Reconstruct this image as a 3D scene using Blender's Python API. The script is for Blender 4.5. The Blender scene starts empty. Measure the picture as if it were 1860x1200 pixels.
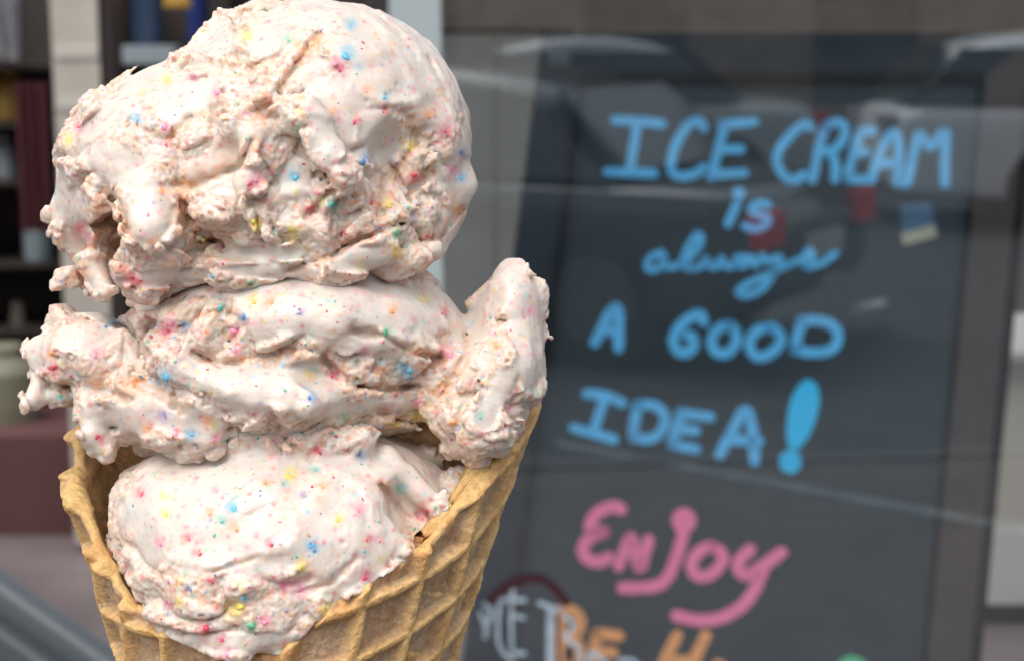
import bpy, math, random
import numpy as np
from mathutils import Vector, Matrix
R = math.radians
scene = bpy.context.scene
col = scene.collection
# ------------------------------------------------------------------ camera
PITCH = R(9.1)
CAM = np.array([0.0, 0.0, 1.55])
RT = np.array([1.0, 0, 0]); FW = np.array([0, math.cos(PITCH), -math.sin(PITCH)]); UP = np.array([0, math.sin(PITCH), math.cos(PITCH)])
FPX = 3620.0
cd = bpy.data.cameras.new('camera'); cam = bpy.data.objects.new('camera', cd); col.objects.link(cam)
cam.location = CAM; cam.rotation_euler = (R(90) - PITCH, 0, 0)
cd.sensor_width = 36; cd.lens = 36 * FPX / 1860; cd.clip_start = 0.02; cd.clip_end = 400
cd.dof.use_dof = True; cd.dof.focus_distance = 0.328; cd.dof.aperture_fstop = 35
scene.camera = cam
# ------------------------------------------------------------------ light
w = bpy.data.worlds.new('World'); scene.world = w; w.use_nodes = True
nt = w.node_tree; bg = nt.nodes['Background']
sky = nt.nodes.new('ShaderNodeTexSky'); sky.sky_type = 'NISHITA'; sky.sun_disc = False
SUN_EL, SUN_AZ = R(58), R(-155)      # azimuth clockwise from +Y: high over the street's left end, veiled by thin cloud
sky.sun_elevation = SUN_EL; sky.sun_rotation = SUN_AZ; sky.dust_density = 3.0; sky.air_density = 0.8
hs = nt.nodes.new('ShaderNodeHueSaturation'); hs.inputs['Saturation'].default_value = 0.35   # thin overcast
nt.links.new(sky.outputs[0], hs.inputs['Color']); nt.links.new(hs.outputs[0], bg.inputs[0])
bg.inputs[1].default_value = 0.15
sd = bpy.data.lights.new('sun', 'SUN'); sd.energy = 0.5; sd.angle = R(60); sd.color = (1, 0.96, 0.9)
sun = bpy.data.objects.new('sun', sd); col.objects.link(sun)
sdir = Vector((math.sin(SUN_AZ) * math.cos(SUN_EL), math.cos(SUN_AZ) * math.cos(SUN_EL), math.sin(SUN_EL)))
sun.rotation_euler = sdir.to_track_quat('Z', 'Y').to_euler(); sun.location = (-6, -1, 9)
scene.view_settings.view_transform = 'Standard'; scene.view_settings.look = 'None'
scene.view_settings.exposure = 1.05; scene.view_settings.gamma = 1
scene.cycles.max_bounces = 10; scene.cycles.transparent_max_bounces = 12
# ------------------------------------------------------------------ helpers
def wp(px, py, depth):
    """photo pixel + distance along the view axis -> point of the place"""
    return CAM + depth * (FW + (px - 930) / FPX * RT + (600 - py) / FPX * UP)
def hexc(h, a=1.0):
    c = [int(h[i:i+2], 16) / 255 for i in (0, 2, 4)]
    return tuple([(x / 12.92 if x <= 0.04045 else ((x + 0.055) / 1.055) ** 2.4) for x in c] + [a])
def mat(name, color, rough=0.6, metal=0.0, spec=0.5, noise=0.0, nscale=8.0, bump=0.0, coat=0.0, col2=None, emit=None):
    m = bpy.data.materials.new(name); m.use_nodes = True
    t = m.node_tree; b = t.nodes['Principled BSDF']
    c = tuple(color[:3]) + (1,)
    b.inputs['Base Color'].default_value = c; b.inputs['Roughness'].default_value = rough
    b.inputs['Metallic'].default_value = metal; b.inputs['Specular IOR Level'].default_value = spec
    b.inputs['Coat Weight'].default_value = coat
    if noise or col2 or bump:
        tc = t.nodes.new('ShaderNodeTexCoord'); n = t.nodes.new('ShaderNodeTexNoise')
        n.inputs['Scale'].default_value = nscale; n.inputs['Detail'].default_value = 6; n.inputs['Roughness'].default_value = 0.6
        t.links.new(tc.outputs['Object'], n.inputs['Vector'])
        if noise or col2:
            mx = t.nodes.new('ShaderNodeMix'); mx.data_type = 'RGBA'
            c2 = tuple(col2[:3]) + (1,) if col2 else tuple(x * (1 - noise) for x in c[:3]) + (1,)
            mx.inputs[6].default_value = c; mx.inputs[7].default_value = c2
            rp = t.nodes.new('ShaderNodeMapRange'); rp.inputs[1].default_value = 0.35; rp.inputs[2].default_value = 0.65
            t.links.new(n.outputs[0], rp.inputs[0]); t.links.new(rp.outputs[0], mx.inputs[0]); t.links.new(mx.outputs[2], b.inputs['Base Color'])
        if bump:
            bp = t.nodes.new('ShaderNodeBump'); bp.inputs['Strength'].default_value = bump; bp.inputs['Distance'].default_value = 0.004
            t.links.new(n.outputs[0], bp.inputs['Height']); t.links.new(bp.outputs[0], b.inputs['Normal'])
    return m
def link(name, me, parent=None, loc=None):
    o = bpy.data.objects.new(name, me); col.objects.link(o)
    if loc is not None: o.location = loc
    if parent is not None: o.parent = parent
    return o
def tag(o, label=None, cat=None, group=None, kind=None):
    if label: o['label'] = label
    if cat: o['category'] = cat
    if group: o['group'] = group
    if kind: o['kind'] = kind
    return o
def empty(name, loc, rz=0.0):
    o = bpy.data.objects.new(name, None); col.objects.link(o); o.location = tuple(loc); o.rotation_euler = (0, 0, rz)
    o.empty_display_size = 0.05
    return o
def np_mesh(name, V, Q, material=None, smooth=True):
    """fast mesh from numpy verts and equal sized polygons"""
    me = bpy.data.meshes.new(name); V = np.asarray(V, np.float32); Q = np.asarray(Q, np.int32)
    k = Q.shape[1]
    me.vertices.add(len(V)); me.vertices.foreach_set('co', V.ravel())
    me.loops.add(Q.size); me.loops.foreach_set('vertex_index', Q.ravel())
    me.polygons.add(len(Q)); me.polygons.foreach_set('loop_start', np.arange(len(Q), dtype=np.int32) * k)
    me.polygons.foreach_set('use_smooth', np.full(len(Q), smooth))
    me.update(calc_edges=True); me.validate()
    if material: me.materials.append(material)
    return me
def py_mesh(name, V, Fc, material=None, smooth=False):
    me = bpy.data.meshes.new(name); me.from_pydata([tuple(map(float, v)) for v in V], [], [tuple(f) for f in Fc]); me.update()
    if smooth: me.polygons.foreach_set('use_smooth', [True] * len(me.polygons))
    if material: me.materials.append(material)
    return me
class MB:
    def __init__(s): s.V = []; s.F = []
    def add(s, V, Fc):
        n = len(s.V); s.V += [tuple(map(float, v)) for v in V]; s.F += [tuple(i + n for i in f) for f in Fc]
    def box(s, lo, hi, bev=0.0):
        x0, y0, z0 = lo; x1, y1, z1 = hi
        if bev <= 0:
            s.add([(x0,y0,z0),(x1,y0,z0),(x1,y1,z0),(x0,y1,z0),(x0,y0,z1),(x1,y0,z1),(x1,y1,z1),(x0,y1,z1)],
                  [(0,3,2,1),(4,5,6,7),(0,1,5,4),(1,2,6,5),(2,3,7,6),(3,0,4,7)]); return
        b = bev
        P = [(x0+b,y0),(x1-b,y0),(x1,y0+b),(x1,y1-b),(x1-b,y1),(x0+b,y1),(x0,y1-b),(x0,y0+b)]
        V = [(x, y, z0) for x, y in P] + [(x, y, z1) for x, y in P]
        s.add(V, [tuple(range(7, -1, -1)), tuple(range(8, 16))] + [(i, (i+1) % 8, 8 + (i+1) % 8, 8 + i) for i in range(8)])
    def prism(s, poly, n0, n1):
        """poly: list of 3d points, extruded from offset vector n0 to n1"""
        k = len(poly); n0 = np.asarray(n0, float); n1 = np.asarray(n1, float)
        V = [np.asarray(p) + n0 for p in poly] + [np.asarray(p) + n1 for p in poly]
        s.add(V, [tuple(range(k - 1, -1, -1)), tuple(range(k, 2 * k))] + [(i, (i + 1) % k, k + (i + 1) % k, k + i) for i in range(k)])
    def lathe(s, prof, n=24, axis='z', org=(0, 0, 0)):
        V = []; 
        for r, h in prof:
            for i in range(n):
                a = 2 * math.pi * i / n
                p = (r * math.cos(a), r * math.sin(a), h) if axis == 'z' else ((r * math.cos(a), h, r * math.sin(a)) if axis == 'y' else (h, r * math.cos(a), r * math.sin(a)))
                V.append((p[0] + org[0], p[1] + org[1], p[2] + org[2]))
        Fc = [(j * n + i, j * n + (i + 1) % n, (j + 1) * n + (i + 1) % n, (j + 1) * n + i) for j in range(len(prof) - 1) for i in range(n)]
        Fc += [tuple(range(n - 1, -1, -1)), tuple(range((len(prof) - 1) * n, len(prof) * n))]
        s.add(V, Fc)
    def build(s, name, m, parent=None, loc=None, smooth=False):
        me = py_mesh(name, s.V, s.F, m, smooth)
        import bmesh
        b = bmesh.new(); b.from_mesh(me); bmesh.ops.recalc_face_normals(b, faces=b.faces); b.to_mesh(me); b.free()
        return link(name, me, parent, loc)
# ------------------------------------------------------------------ numpy noise
def _hash(ix, iy, iz, seed):
    h = (ix.astype(np.uint32) * np.uint32(374761393)) ^ (iy.astype(np.uint32) * np.uint32(668265263)) ^ (iz.astype(np.uint32) * np.uint32(2147483647 // 3 * 2 + 1)) ^ np.uint32((seed * 2654435761) & 0xffffffff)
    h = (h ^ (h >> np.uint32(13))) * np.uint32(1274126177)
    h = (h ^ (h >> np.uint32(15))) * np.uint32(2246822519)
    return h ^ (h >> np.uint32(16))
_ang = np.random.default_rng(5).normal(size=(256, 3)); _ang = (_ang / np.linalg.norm(_ang, axis=1)[:, None] * 1.5).astype(np.float32)
def perlin(p, seed=0):
    p = np.asarray(p, np.float32)
    if len(p) > 40000: return np.concatenate([perlin(p[k:k + 32768], seed) for k in range(0, len(p), 32768)])
    fl = np.floor(p); i = fl.astype(np.int32); f = p - fl
    u = f * f * f * (f * (f * 6 - 15) + 10)
    out = np.zeros(len(p), np.float32)
    for dx in (0, 1):
        wx = u[:, 0] if dx else 1 - u[:, 0]
        for dy in (0, 1):
            wy = wx * (u[:, 1] if dy else 1 - u[:, 1])
            for dz in (0, 1):
                g = _ang[_hash(i[:, 0] + dx, i[:, 1] + dy, i[:, 2] + dz, seed) & 255]
                d = g[:, 0] * (f[:, 0] - dx) + g[:, 1] * (f[:, 1] - dy) + g[:, 2] * (f[:, 2] - dz)
                out += wy * (u[:, 2] if dz else 1 - u[:, 2]) * d
    return out
def fbm(p, o=3, seed=0, g=0.5):
    a, s, r = 1.0, 0.0, 0.0
    for k in range(o):
        r = r + a * perlin(p * (2.03 ** k), seed + k); s += a; a *= g
    return r / s
def billow(p, o=2, seed=0):
    """round lumps parted by sharp creases, 0..1"""
    a, s, r = 1.0, 0.0, 0.0
    for k in range(o):
        r = r + a * np.minimum(np.abs(perlin(p * (2.1 ** k), seed + k)) * 2.2, 1); s += a; a *= 0.5
    return r / s
def worley(p, seed=0, jit=0.95):
    p = np.asarray(p, np.float32)
    if len(p) > 40000:
        r = [worley(p[k:k + 32768], seed, jit) for k in range(0, len(p), 32768)]; return tuple(np.concatenate([q[j] for q in r]) for j in range(3))
    fl = np.floor(p); i = fl.astype(np.int32)
    F1 = np.full(len(p), 9, np.float32); F2 = F1.copy(); ID = np.zeros(len(p), np.uint32)
    for dx in (-1, 0, 1):
        for dy in (-1, 0, 1):
            for dz in (-1, 0, 1):
                h = _hash(i[:, 0] + dx, i[:, 1] + dy, i[:, 2] + dz, seed)
                q = np.stack([(h & 1023), ((h >> 10) & 1023), ((h >> 20) & 1023)], 1).astype(np.float32) / 1023 * jit + (1 - jit) / 2
                d = np.sqrt(((fl + np.array([dx, dy, dz], np.float32) + q - p) ** 2).sum(1))
                n = d < F1
                F2 = np.where(n, F1, np.minimum(F2, d)); F1 = np.where(n, d, F1); ID = np.where(n, h, ID)
    return F1, F2, ID
def sst(a, b, x):
    t = np.clip((x - a) / (b - a), 0, 1); return t * t * (3 - 2 * t)
# ------------------------------------------------------------------ the close-up frame: photo pixels at the cone's distance
D0 = 0.35; S = D0 / FPX                     # one unit = one photo pixel at 35 cm
def C3(px, py, d=0.0):
    k = 1 + d / FPX
    return np.array([(px - 930) * k, d, (600 - py) * k])
def to_world(V):                             # local (right, away, up) units -> metres in the place
    V = np.asarray(V, float)
    return CAM + S * (V[:, :1] * RT + (FPX + V[:, 1:2]) * FW + V[:, 2:3] * UP)
def to_px(V):
    k = FPX / (FPX + V[:, 1]); return 930 + V[:, 0] * k, 600 - V[:, 2] * k
ORG = to_world(np.array([C3(527, 2254)]))[0]  # the cone's tip
cone_thing = empty('ice_cream_cone', ORG)
tag(cone_thing, 'waffle cone piled with three scoops of pale pink ice cream flecked with coloured candy', 'ice cream cone')

AX, APY, SL = 522.0, 2254.0, 0.301         # axis x, apex y, half width per unit of height
# rim: angle (0 = towards the camera, + = right) -> photo y of the edge
rim_t = np.array([-180,-150,-125,-112,-104,-98,-92,-84,-76,-70,-66,-61,-56,-50,-42,-34,-26,-15,-5,4,10,15,20,26,33,40,47,53,58,64,70,76,82,90,97,104,112,125,150,180], float)
rim_y = np.array([ 840, 815, 795, 772, 770, 800, 858, 868, 905, 925, 985,1000,1055,1088,1120,1148,1168,1190,1200,1190,1165,1128,1098,1080,1045,1022,990,950,905,868,835,795,772,735, 705, 672, 655, 690, 775, 840], float)
def cone_point(th, hh, off):
    """th rad, hh height above the apex, off radial offset"""
    r = SL * hh + off - 40
    return np.stack([(AX - 930) + r * np.sin(th), -r * np.cos(th), (600 - APY) + hh], -1)
def rim_height(deg):
    y = np.interp(((deg + 180) % 360) - 180, rim_t, rim_y)
    th = np.radians(deg); hh = APY - y
    for _ in range(8):                     # account for the near side being magnified
        r = SL * hh - 30; d = -r * np.cos(th); k = 1 + d / FPX
        hh = (600 - y) * k - (600 - APY)
    return hh
# ------------------------------------------------------------------ scoops as distance fields
def grid_eval(lo, hi, h, prims, noise_fn):
    lo = np.array(lo, float); n = np.ceil((np.array(hi) - lo) / h).astype(int)
    ax = [(lo[k] + h * np.arange(n[k])).astype(np.float32) for k in range(3)]
    F = np.full(n, 1e3, np.float32)
    for kind, a, b, r, k in prims:
        a = np.asarray(a, float)
        if kind in ('E', 'C'):               # ellipsoid: union / carve
            r = np.asarray(r, float); ext = r + abs(k) * 2.5 + 30; c0, c1 = a - ext, a + ext
        else:
            b = np.asarray(b, float); m = max(r) + abs(k) * 2.5 + 30; c0, c1 = np.minimum(a, b) - m, np.maximum(a, b) + m
        s = []
        for j in range(3):
            i0 = int(np.clip((c0[j] - lo[j]) / h, 0, n[j])); i1 = int(np.clip((c1[j] - lo[j]) / h + 1, 0, n[j])); s.append(slice(i0, i1))
        if any(q.stop <= q.start for q in s): continue
        X = ax[0][s[0]][:, None, None]; Y = ax[1][s[1]][None, :, None]; Z = ax[2][s[2]][None, None, :]
        if kind in ('E', 'C'):
            x, y, z = X - a[0], Y - a[1], Z - a[2]
            if b:                             # tilt in the picture plane, degrees
                cb, sb = math.cos(R(b)), math.sin(R(b)); x, z = x * cb - z * sb, x * sb + z * cb
            k0 = np.sqrt((x / r[0]) ** 2 + (y / r[1]) ** 2 + (z / r[2]) ** 2)
            k1 = np.sqrt((x / r[0] ** 2) ** 2 + (y / r[1] ** 2) ** 2 + (z / r[2] ** 2) ** 2) + 1e-6
            d = k0 * (k0 - 1) / k1
            d = np.maximum(d, (k0 - 1) * min(r))
        else:
            ab = b - a; L = (ab ** 2).sum()
            t = np.clip(((X - a[0]) * ab[0] + (Y - a[1]) * ab[1] + (Z - a[2]) * ab[2]) / L, 0, 1)
            d = np.sqrt((X - a[0] - t * ab[0]) ** 2 + (Y - a[1] - t * ab[1]) ** 2 + (Z - a[2] - t * ab[2]) ** 2) - (r[0] + (r[1] - r[0]) * t)
        cur = F[s[0], s[1], s[2]]
        if kind in ('E', 'T'):
            if k > 0:
                hh = np.clip(0.5 + 0.5 * (cur - d) / k, 0, 1); v = cur * (1 - hh) + d * hh - k * hh * (1 - hh)
            else: v = np.minimum(cur, d)
        else:
            kk = max(k, 1e-3); hh = np.clip(0.5 - 0.5 * (cur + d) / kk, 0, 1); v = cur * (1 - hh) - d * hh + kk * hh * (1 - hh)
        F[s[0], s[1], s[2]] = v
    m = np.abs(F) < 24
    idx = np.nonzero(m)
    P = np.stack([ax[0][idx[0]], ax[1][idx[1]], ax[2][idx[2]]], 1)
    F[m] = F[m] + noise_fn(P)
    hh = P[:, 2] - (600 - APY); xx = P[:, 0] - (AX - 930); tt = np.degrees(np.arctan2(xx, -P[:, 1]))
    rim_ = np.interp(tt, np.arange(-180, 181, 3.0), rim_height(np.arange(-180, 181, 3.0)))
    out_ = np.hypot(xx, P[:, 1]) - (SL * hh - 36 - 22)            # ice cream stays inside the waffle below its rim
    F[m] = np.where(hh < rim_ + 2, np.maximum(F[m], out_), F[m])
    F[0] = F[-1] = 99; F[:, 0] = F[:, -1] = 99; F[:, :, 0] = F[:, :, -1] = 99
    return F, lo
def surface_nets(F, lo, h):
    I = F < 0
    c = [F[a:F.shape[0] - 1 + a, b:F.shape[1] - 1 + b, e:F.shape[2] - 1 + e] for a in (0, 1) for b in (0, 1) for e in (0, 1)]
    cnt = sum((q < 0).astype(np.int8) for q in c)
    act = (cnt > 0) & (cnt < 8); idx = np.nonzero(act)
    num = np.full(act.shape, -1, np.int32); num[idx] = np.arange(len(idx[0]))
    vals = [q[idx] for q in c]
    offs = [(a, b, e) for a in (0, 1) for b in (0, 1) for e in (0, 1)]
    acc = np.zeros((len(idx[0]), 3), np.float32); w_ = np.zeros(len(idx[0]), np.float32)
    for i in range(8):
        for j in range(i + 1, 8):
            if sum(abs(x - y) for x, y in zip(offs[i], offs[j])) != 1: continue
            cr = (vals[i] < 0) != (vals[j] < 0)
            t = np.where(cr, vals[i] / (vals[i] - vals[j] + 1e-12 * (vals[i] == vals[j])), 0)
            for q in range(3): acc[:, q] += np.where(cr, offs[i][q] + t * (offs[j][q] - offs[i][q]), 0)
            w_ += cr
    V = (np.stack(idx, 1) + acc / w_[:, None]) * h + lo
    Q = []
    for ax_ in range(3):
        sl0 = [slice(None)] * 3; sl1 = [slice(None)] * 3; sl0[ax_] = slice(0, -1); sl1[ax_] = slice(1, None)
        A = I[tuple(sl0)]; B = I[tuple(sl1)]
        e = np.nonzero(A != B); fl = A[e]
        u, v = (ax_ + 1) % 3, (ax_ + 2) % 3
        ok = (e[u] > 0) & (e[v] > 0) & (e[u] < I.shape[u] - 1) & (e[v] < I.shape[v] - 1)
        e = [q[ok] for q in e]; fl = fl[ok]
        def g(du, dv):
            k = [None] * 3; k[ax_] = e[ax_]; k[u] = e[u] - du; k[v] = e[v] - dv; return num[k[0], k[1], k[2]]
        q = np.stack([g(1, 1), g(0, 1), g(0, 0), g(1, 0)], 1)
        q[~fl] = q[~fl][:, ::-1]
        Q.append(q)
    Q = np.concatenate(Q); Q = Q[(Q >= 0).all(1)]
    return V, Q
def biggest_piece(V, Q):
    """drop loose crumbs that hang in the air"""
    lab = np.arange(len(V)); E_ = np.concatenate([Q[:, [0, 1]], Q[:, [1, 2]], Q[:, [2, 3]], Q[:, [3, 0]]])
    for _ in range(60):
        m_ = np.minimum(lab[E_[:, 0]], lab[E_[:, 1]]); new = lab.copy()
        np.minimum.at(new, lab[E_[:, 0]], m_); np.minimum.at(new, lab[E_[:, 1]], m_); new = np.minimum(new, new[lab])
        new = new[new]; new = new[new]
        if (new == lab).all(): break
        lab = new
    keep = lab == np.bincount(lab).argmax(); idx = np.cumsum(keep) - 1
    return V[keep], idx[Q[keep[Q[:, 0]]]]
def vnormals(V, Q):
    n = np.cross(V[Q[:, 2]] - V[Q[:, 0]], V[Q[:, 3]] - V[Q[:, 1]]); N = np.zeros_like(V)
    for k in range(4):
        for q in range(3): N[:, q] += np.bincount(Q[:, k], n[:, q], len(V))
    return N / (np.linalg.norm(N, axis=1)[:, None] + 1e-9)

# candy flecks: (px, py, colour, radius in px)
CY, RD, PK, YE, OR, GR, PU, BL, TE = '62b4cf', 'd24a62', 'ea8ea6', 'e3c955', 'eb9d66', '6cb690', '9180aa', '4c88b8', '66b8aa'
SPR = [(447,63,YE,9),(247,214,CY,8),(301,230,PK,8),(305,259,RD,7),(296,347,OR,7),(458,333,RD,8),(465,407,YE,7),(146,416,RD,8),(160,430,PK,6),
 (143,234,PK,7),(125,254,YE,8),(366,207,OR,7),(393,167,PK,7),(348,142,PK,6),(303,144,YE,6),(240,508,RD,9),(252,515,RD,6),(465,270,OR,7),
 (638,45,CY,9),(631,97,CY,11),(620,124,RD,8),(612,112,PK,7),(521,70,GR,6),(575,74,OR,7),(667,162,OR,7),(701,175,CY,6),(606,202,OR,7),(647,218,RD,6),(701,202,RD,5),
 (532,319,CY,9),(470,325,PK,9),(561,382,RD,7),(604,373,TE,9),(534,421,YE,8),(678,369,RD,6),(753,322,RD,8),(723,425,GR,9),(705,369,YE,7),(811,238,RD,8),
 (840,322,CY,7),(663,288,BL,8),(622,423,RD,5),(746,265,YE,8),(467,407,YE,6),(782,207,OR,7),(831,382,OR,7),(840,279,BL,6),(822,310,PK,7),(777,432,RD,5),(719,459,YE,8),
 (207,582,CY,9),(96,670,RD,9),(91,642,OR,7),(298,684,CY,12),(306,593,PK,11),(300,604,RD,6),(335,592,BL,6),(459,543,YE,7),(490,546,OR,7),(457,515,GR,5),(399,556,TE,9),(296,753,PU,9),
 (267,777,OR,8),(321,784,PK,7),(377,764,OR,9),(345,788,CY,8),(182,795,RD,7),(428,600,PK,8),(430,632,PK,8),(439,577,BL,6),(244,697,OR,8),(394,795,PK,8),(176,639,PK,8),(143,498,OR,8),
 (108,720,TE,6),(547,566,PU,6),(769,543,YE,7),(808,566,RD,6),(704,604,GR,8),(815,640,PK,9),(740,676,CY,11),(730,664,CY,6),(692,674,OR,8),(661,635,PK,6),(566,721,BL,8),(756,758,YE,11),
 (719,771,YE,8),(625,756,GR,6),(758,731,PK,7),(873,753,TE,5),(964,563,PK,8),(923,740,PK,7),(577,816,RD,6),(656,826,BL,8),(573,851,TE,6),(527,859,YE,9),(518,877,TE,5),(715,561,OR,7),
 (561,679,YE,7),(607,679,RD,7),(898,626,OR,7),(824,765,OR,7),(253,894,RD,7),(297,899,YE,6),(297,931,YE,7),(422,918,CY,10),(401,942,TE,7),(379,927,OR,6),(427,957,OR,7),(290,985,PK,7),
 (340,975,RD,6),(357,1003,RD,7),(489,985,RD,7),(390,888,PK,5),(485,875,OR,7),(429,1105,YE,12),(372,1143,RD,9),(457,1137,GR,8),(481,1126,PK,9),(381,1052,RD,6),(323,1092,YE,7),(305,1096,PK,7),
 (342,1065,BL,5),(518,1063,PK,9),(548,1027,YE,8),(548,1072,PK,8),(400,1161,RD,6),(409,1188,PK,7),(466,970,PK,5),(446,1087,CY,5),(569,990,CY,10),(571,998,BL,5),(665,1044,RD,9),(654,925,PK,8),
 (617,940,YE,6),(671,977,RD,6),(589,881,OR,6),(727,888,TE,8),(771,931,RD,8),(764,938,RD,6),(591,1109,YE,8),(691,979,PK,5),(578,816,RD,5),(550,897,PU,5)]
def spot_mask(px, py, spots, warp):
    m = np.zeros(len(px), np.float32)
    for cx, cy, rx, ry, ang in spots:
        a = R(ang); x = (px - cx) * math.cos(a) + (py - cy) * math.sin(a); y = -(px - cx) * math.sin(a) + (py - cy) * math.cos(a)
        q = np.sqrt((x / rx) ** 2 + (y / ry) ** 2) + warp
        m = np.maximum(m, 1 - sst(0.8, 1.15, q))
    return m
def seg_dist(px, py, line):
    d = np.full(len(px), 1e3, np.float32)
    for (x0, y0), (x1, y1) in zip(line[:-1], line[1:]):
        vx, vy = x1 - x0, y1 - y0; t = np.clip(((px - x0) * vx + (py - y0) * vy) / (vx * vx + vy * vy), 0, 1)
        d = np.minimum(d, np.hypot(px - x0 - t * vx, py - y0 - t * vy))
    return d
WHITE = np.array([0.645, 0.555, 0.445]); CREAM = np.array([0.65, 0.585, 0.515]); PINK = np.array([0.65, 0.41, 0.265]); BLUSH = np.array([0.645, 0.49, 0.425])
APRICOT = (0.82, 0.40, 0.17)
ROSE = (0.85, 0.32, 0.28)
DYE_SHADE_ZONES = [(192,440,44,86,8,APRICOT,.8),(235,500,30,26,0,ROSE,.8),(150,415,26,30,0,ROSE,.5),(560,92,34,22,-40,APRICOT,.8),(478,205,22,26,0,APRICOT,.85),(500,175,18,30,30,APRICOT,.6),  # patches of warm painted shade in the hollows, some candy tint among them
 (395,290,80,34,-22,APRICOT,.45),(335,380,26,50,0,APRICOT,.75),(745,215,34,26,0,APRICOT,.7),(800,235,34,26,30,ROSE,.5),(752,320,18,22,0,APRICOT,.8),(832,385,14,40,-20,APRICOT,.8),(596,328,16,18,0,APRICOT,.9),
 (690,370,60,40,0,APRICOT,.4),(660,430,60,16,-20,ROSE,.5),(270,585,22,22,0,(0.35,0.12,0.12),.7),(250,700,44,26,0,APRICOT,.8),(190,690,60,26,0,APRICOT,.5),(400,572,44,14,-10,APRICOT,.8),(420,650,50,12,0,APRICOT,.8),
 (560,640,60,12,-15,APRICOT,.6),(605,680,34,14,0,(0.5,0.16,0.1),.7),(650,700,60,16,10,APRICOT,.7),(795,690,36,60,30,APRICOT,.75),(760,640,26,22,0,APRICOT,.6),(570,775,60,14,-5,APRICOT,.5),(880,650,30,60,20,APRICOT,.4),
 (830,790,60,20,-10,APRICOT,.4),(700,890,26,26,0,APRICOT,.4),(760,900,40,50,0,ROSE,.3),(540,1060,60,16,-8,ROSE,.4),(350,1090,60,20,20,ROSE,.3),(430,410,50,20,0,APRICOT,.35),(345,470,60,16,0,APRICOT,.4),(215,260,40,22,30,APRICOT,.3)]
def ice_material():
    m = bpy.data.materials.new('birthday_ice_cream'); m.use_nodes = True; t = m.node_tree; b = t.nodes['Principled BSDF']; L = t.links.new
    at = t.nodes.new('ShaderNodeVertexColor'); at.layer_name = 'dye_and_shade'
    ro = t.nodes.new('ShaderNodeAttribute'); ro.attribute_name = 'rough'
    tc = t.nodes.new('ShaderNodeTexCoord')
    # minute dissolved sugar specks
    cur = at.outputs['Color']
    for sc, thr, seed in ((330, 0.17, 0.0), (560, 0.19, 3.3)):
        mp = t.nodes.new('ShaderNodeMapping'); mp.inputs['Location'].default_value = (seed, seed, 0); L(tc.outputs['Object'], mp.inputs[0])
        nz = t.nodes.new('ShaderNodeTexNoise'); nz.inputs['Scale'].default_value = sc * 2.2; L(mp.outputs[0], nz.inputs['Vector'])
        ad = t.nodes.new('ShaderNodeMix'); ad.data_type = 'VECTOR'; ad.inputs[0].default_value = 0.0016; L(mp.outputs[0], ad.inputs[4]); L(nz.outputs['Color'], ad.inputs[5])
        vo = t.nodes.new('ShaderNodeTexVoronoi'); vo.inputs['Scale'].default_value = sc; L(ad.outputs[1], vo.inputs['Vector'])
        sp = t.nodes.new('ShaderNodeSeparateColor'); L(vo.outputs['Color'], sp.inputs[0])
        cr = t.nodes.new('ShaderNodeValToRGB'); cr.color_ramp.interpolation = 'CONSTANT'
        cols = ['d85a6e', 'f0a070', 'ea9aa8', 'e9c668', '62b4cc', 'e58a7c', '8f83b0', 'efb08c', '77bf9a', 'd9485e']
        while len(cr.color_ramp.elements) < len(cols): cr.color_ramp.elements.new(0.5)
        for i, c in enumerate(cols): cr.color_ramp.elements[i].position = i / len(cols); cr.color_ramp.elements[i].color = hexc(c)
        L(sp.outputs[0], cr.inputs[0])
        th = t.nodes.new('ShaderNodeMath'); th.operation = 'MULTIPLY'; th.inputs[1].default_value = thr; L(sp.outputs[1], th.inputs[0])
        mr = t.nodes.new('ShaderNodeMapRange'); mr.inputs[3].default_value = 0.75; mr.inputs[4].default_value = 0.0
        L(vo.outputs['Distance'], mr.inputs[0]); L(th.outputs[0], mr.inputs[2]); mr.inputs[1].default_value = 0.0
        big = t.nodes.new('ShaderNodeMath'); big.operation = 'GREATER_THAN'; big.inputs[1].default_value = 0.55; L(sp.outputs[2], big.inputs[0])
        mu = t.nodes.new('ShaderNodeMath'); mu.operation = 'MULTIPLY'; L(mr.outputs[0], mu.inputs[0]); L(big.outputs[0], mu.inputs[1])
        mx = t.nodes.new('ShaderNodeMix'); mx.data_type = 'RGBA'; L(mu.outputs[0], mx.inputs[0]); L(cur, mx.inputs[6]); L(cr.outputs[0], mx.inputs[7]); cur = mx.outputs[2]
    L(cur, b.inputs['Base Color'])
    b.inputs['Roughness'].default_value = 0.33; b.inputs['Specular IOR Level'].default_value = 0.5
    b.inputs['Subsurface Weight'].default_value = 1.0; b.inputs['Subsurface Radius'].default_value = (1.0, 0.55, 0.38); b.inputs['Subsurface Scale'].default_value = 0.0012
    n1 = t.nodes.new('ShaderNodeTexNoise'); n1.inputs['Scale'].default_value = 850; n1.inputs['Detail'].default_value = 4; L(tc.outputs['Object'], n1.inputs['Vector'])
    st = t.nodes.new('ShaderNodeMapRange'); st.inputs[3].default_value = 0.22; st.inputs[4].default_value = 0.55; L(ro.outputs['Fac'], st.inputs[0])
    bp = t.nodes.new('ShaderNodeBump'); bp.inputs['Distance'].default_value = 0.0005; L(st.outputs[0], bp.inputs['Strength']); L(n1.outputs[0], bp.inputs['Height']); L(bp.outputs[0], b.inputs['Normal'])
    return m
ICE = ice_material()
depth_maps = []
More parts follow.
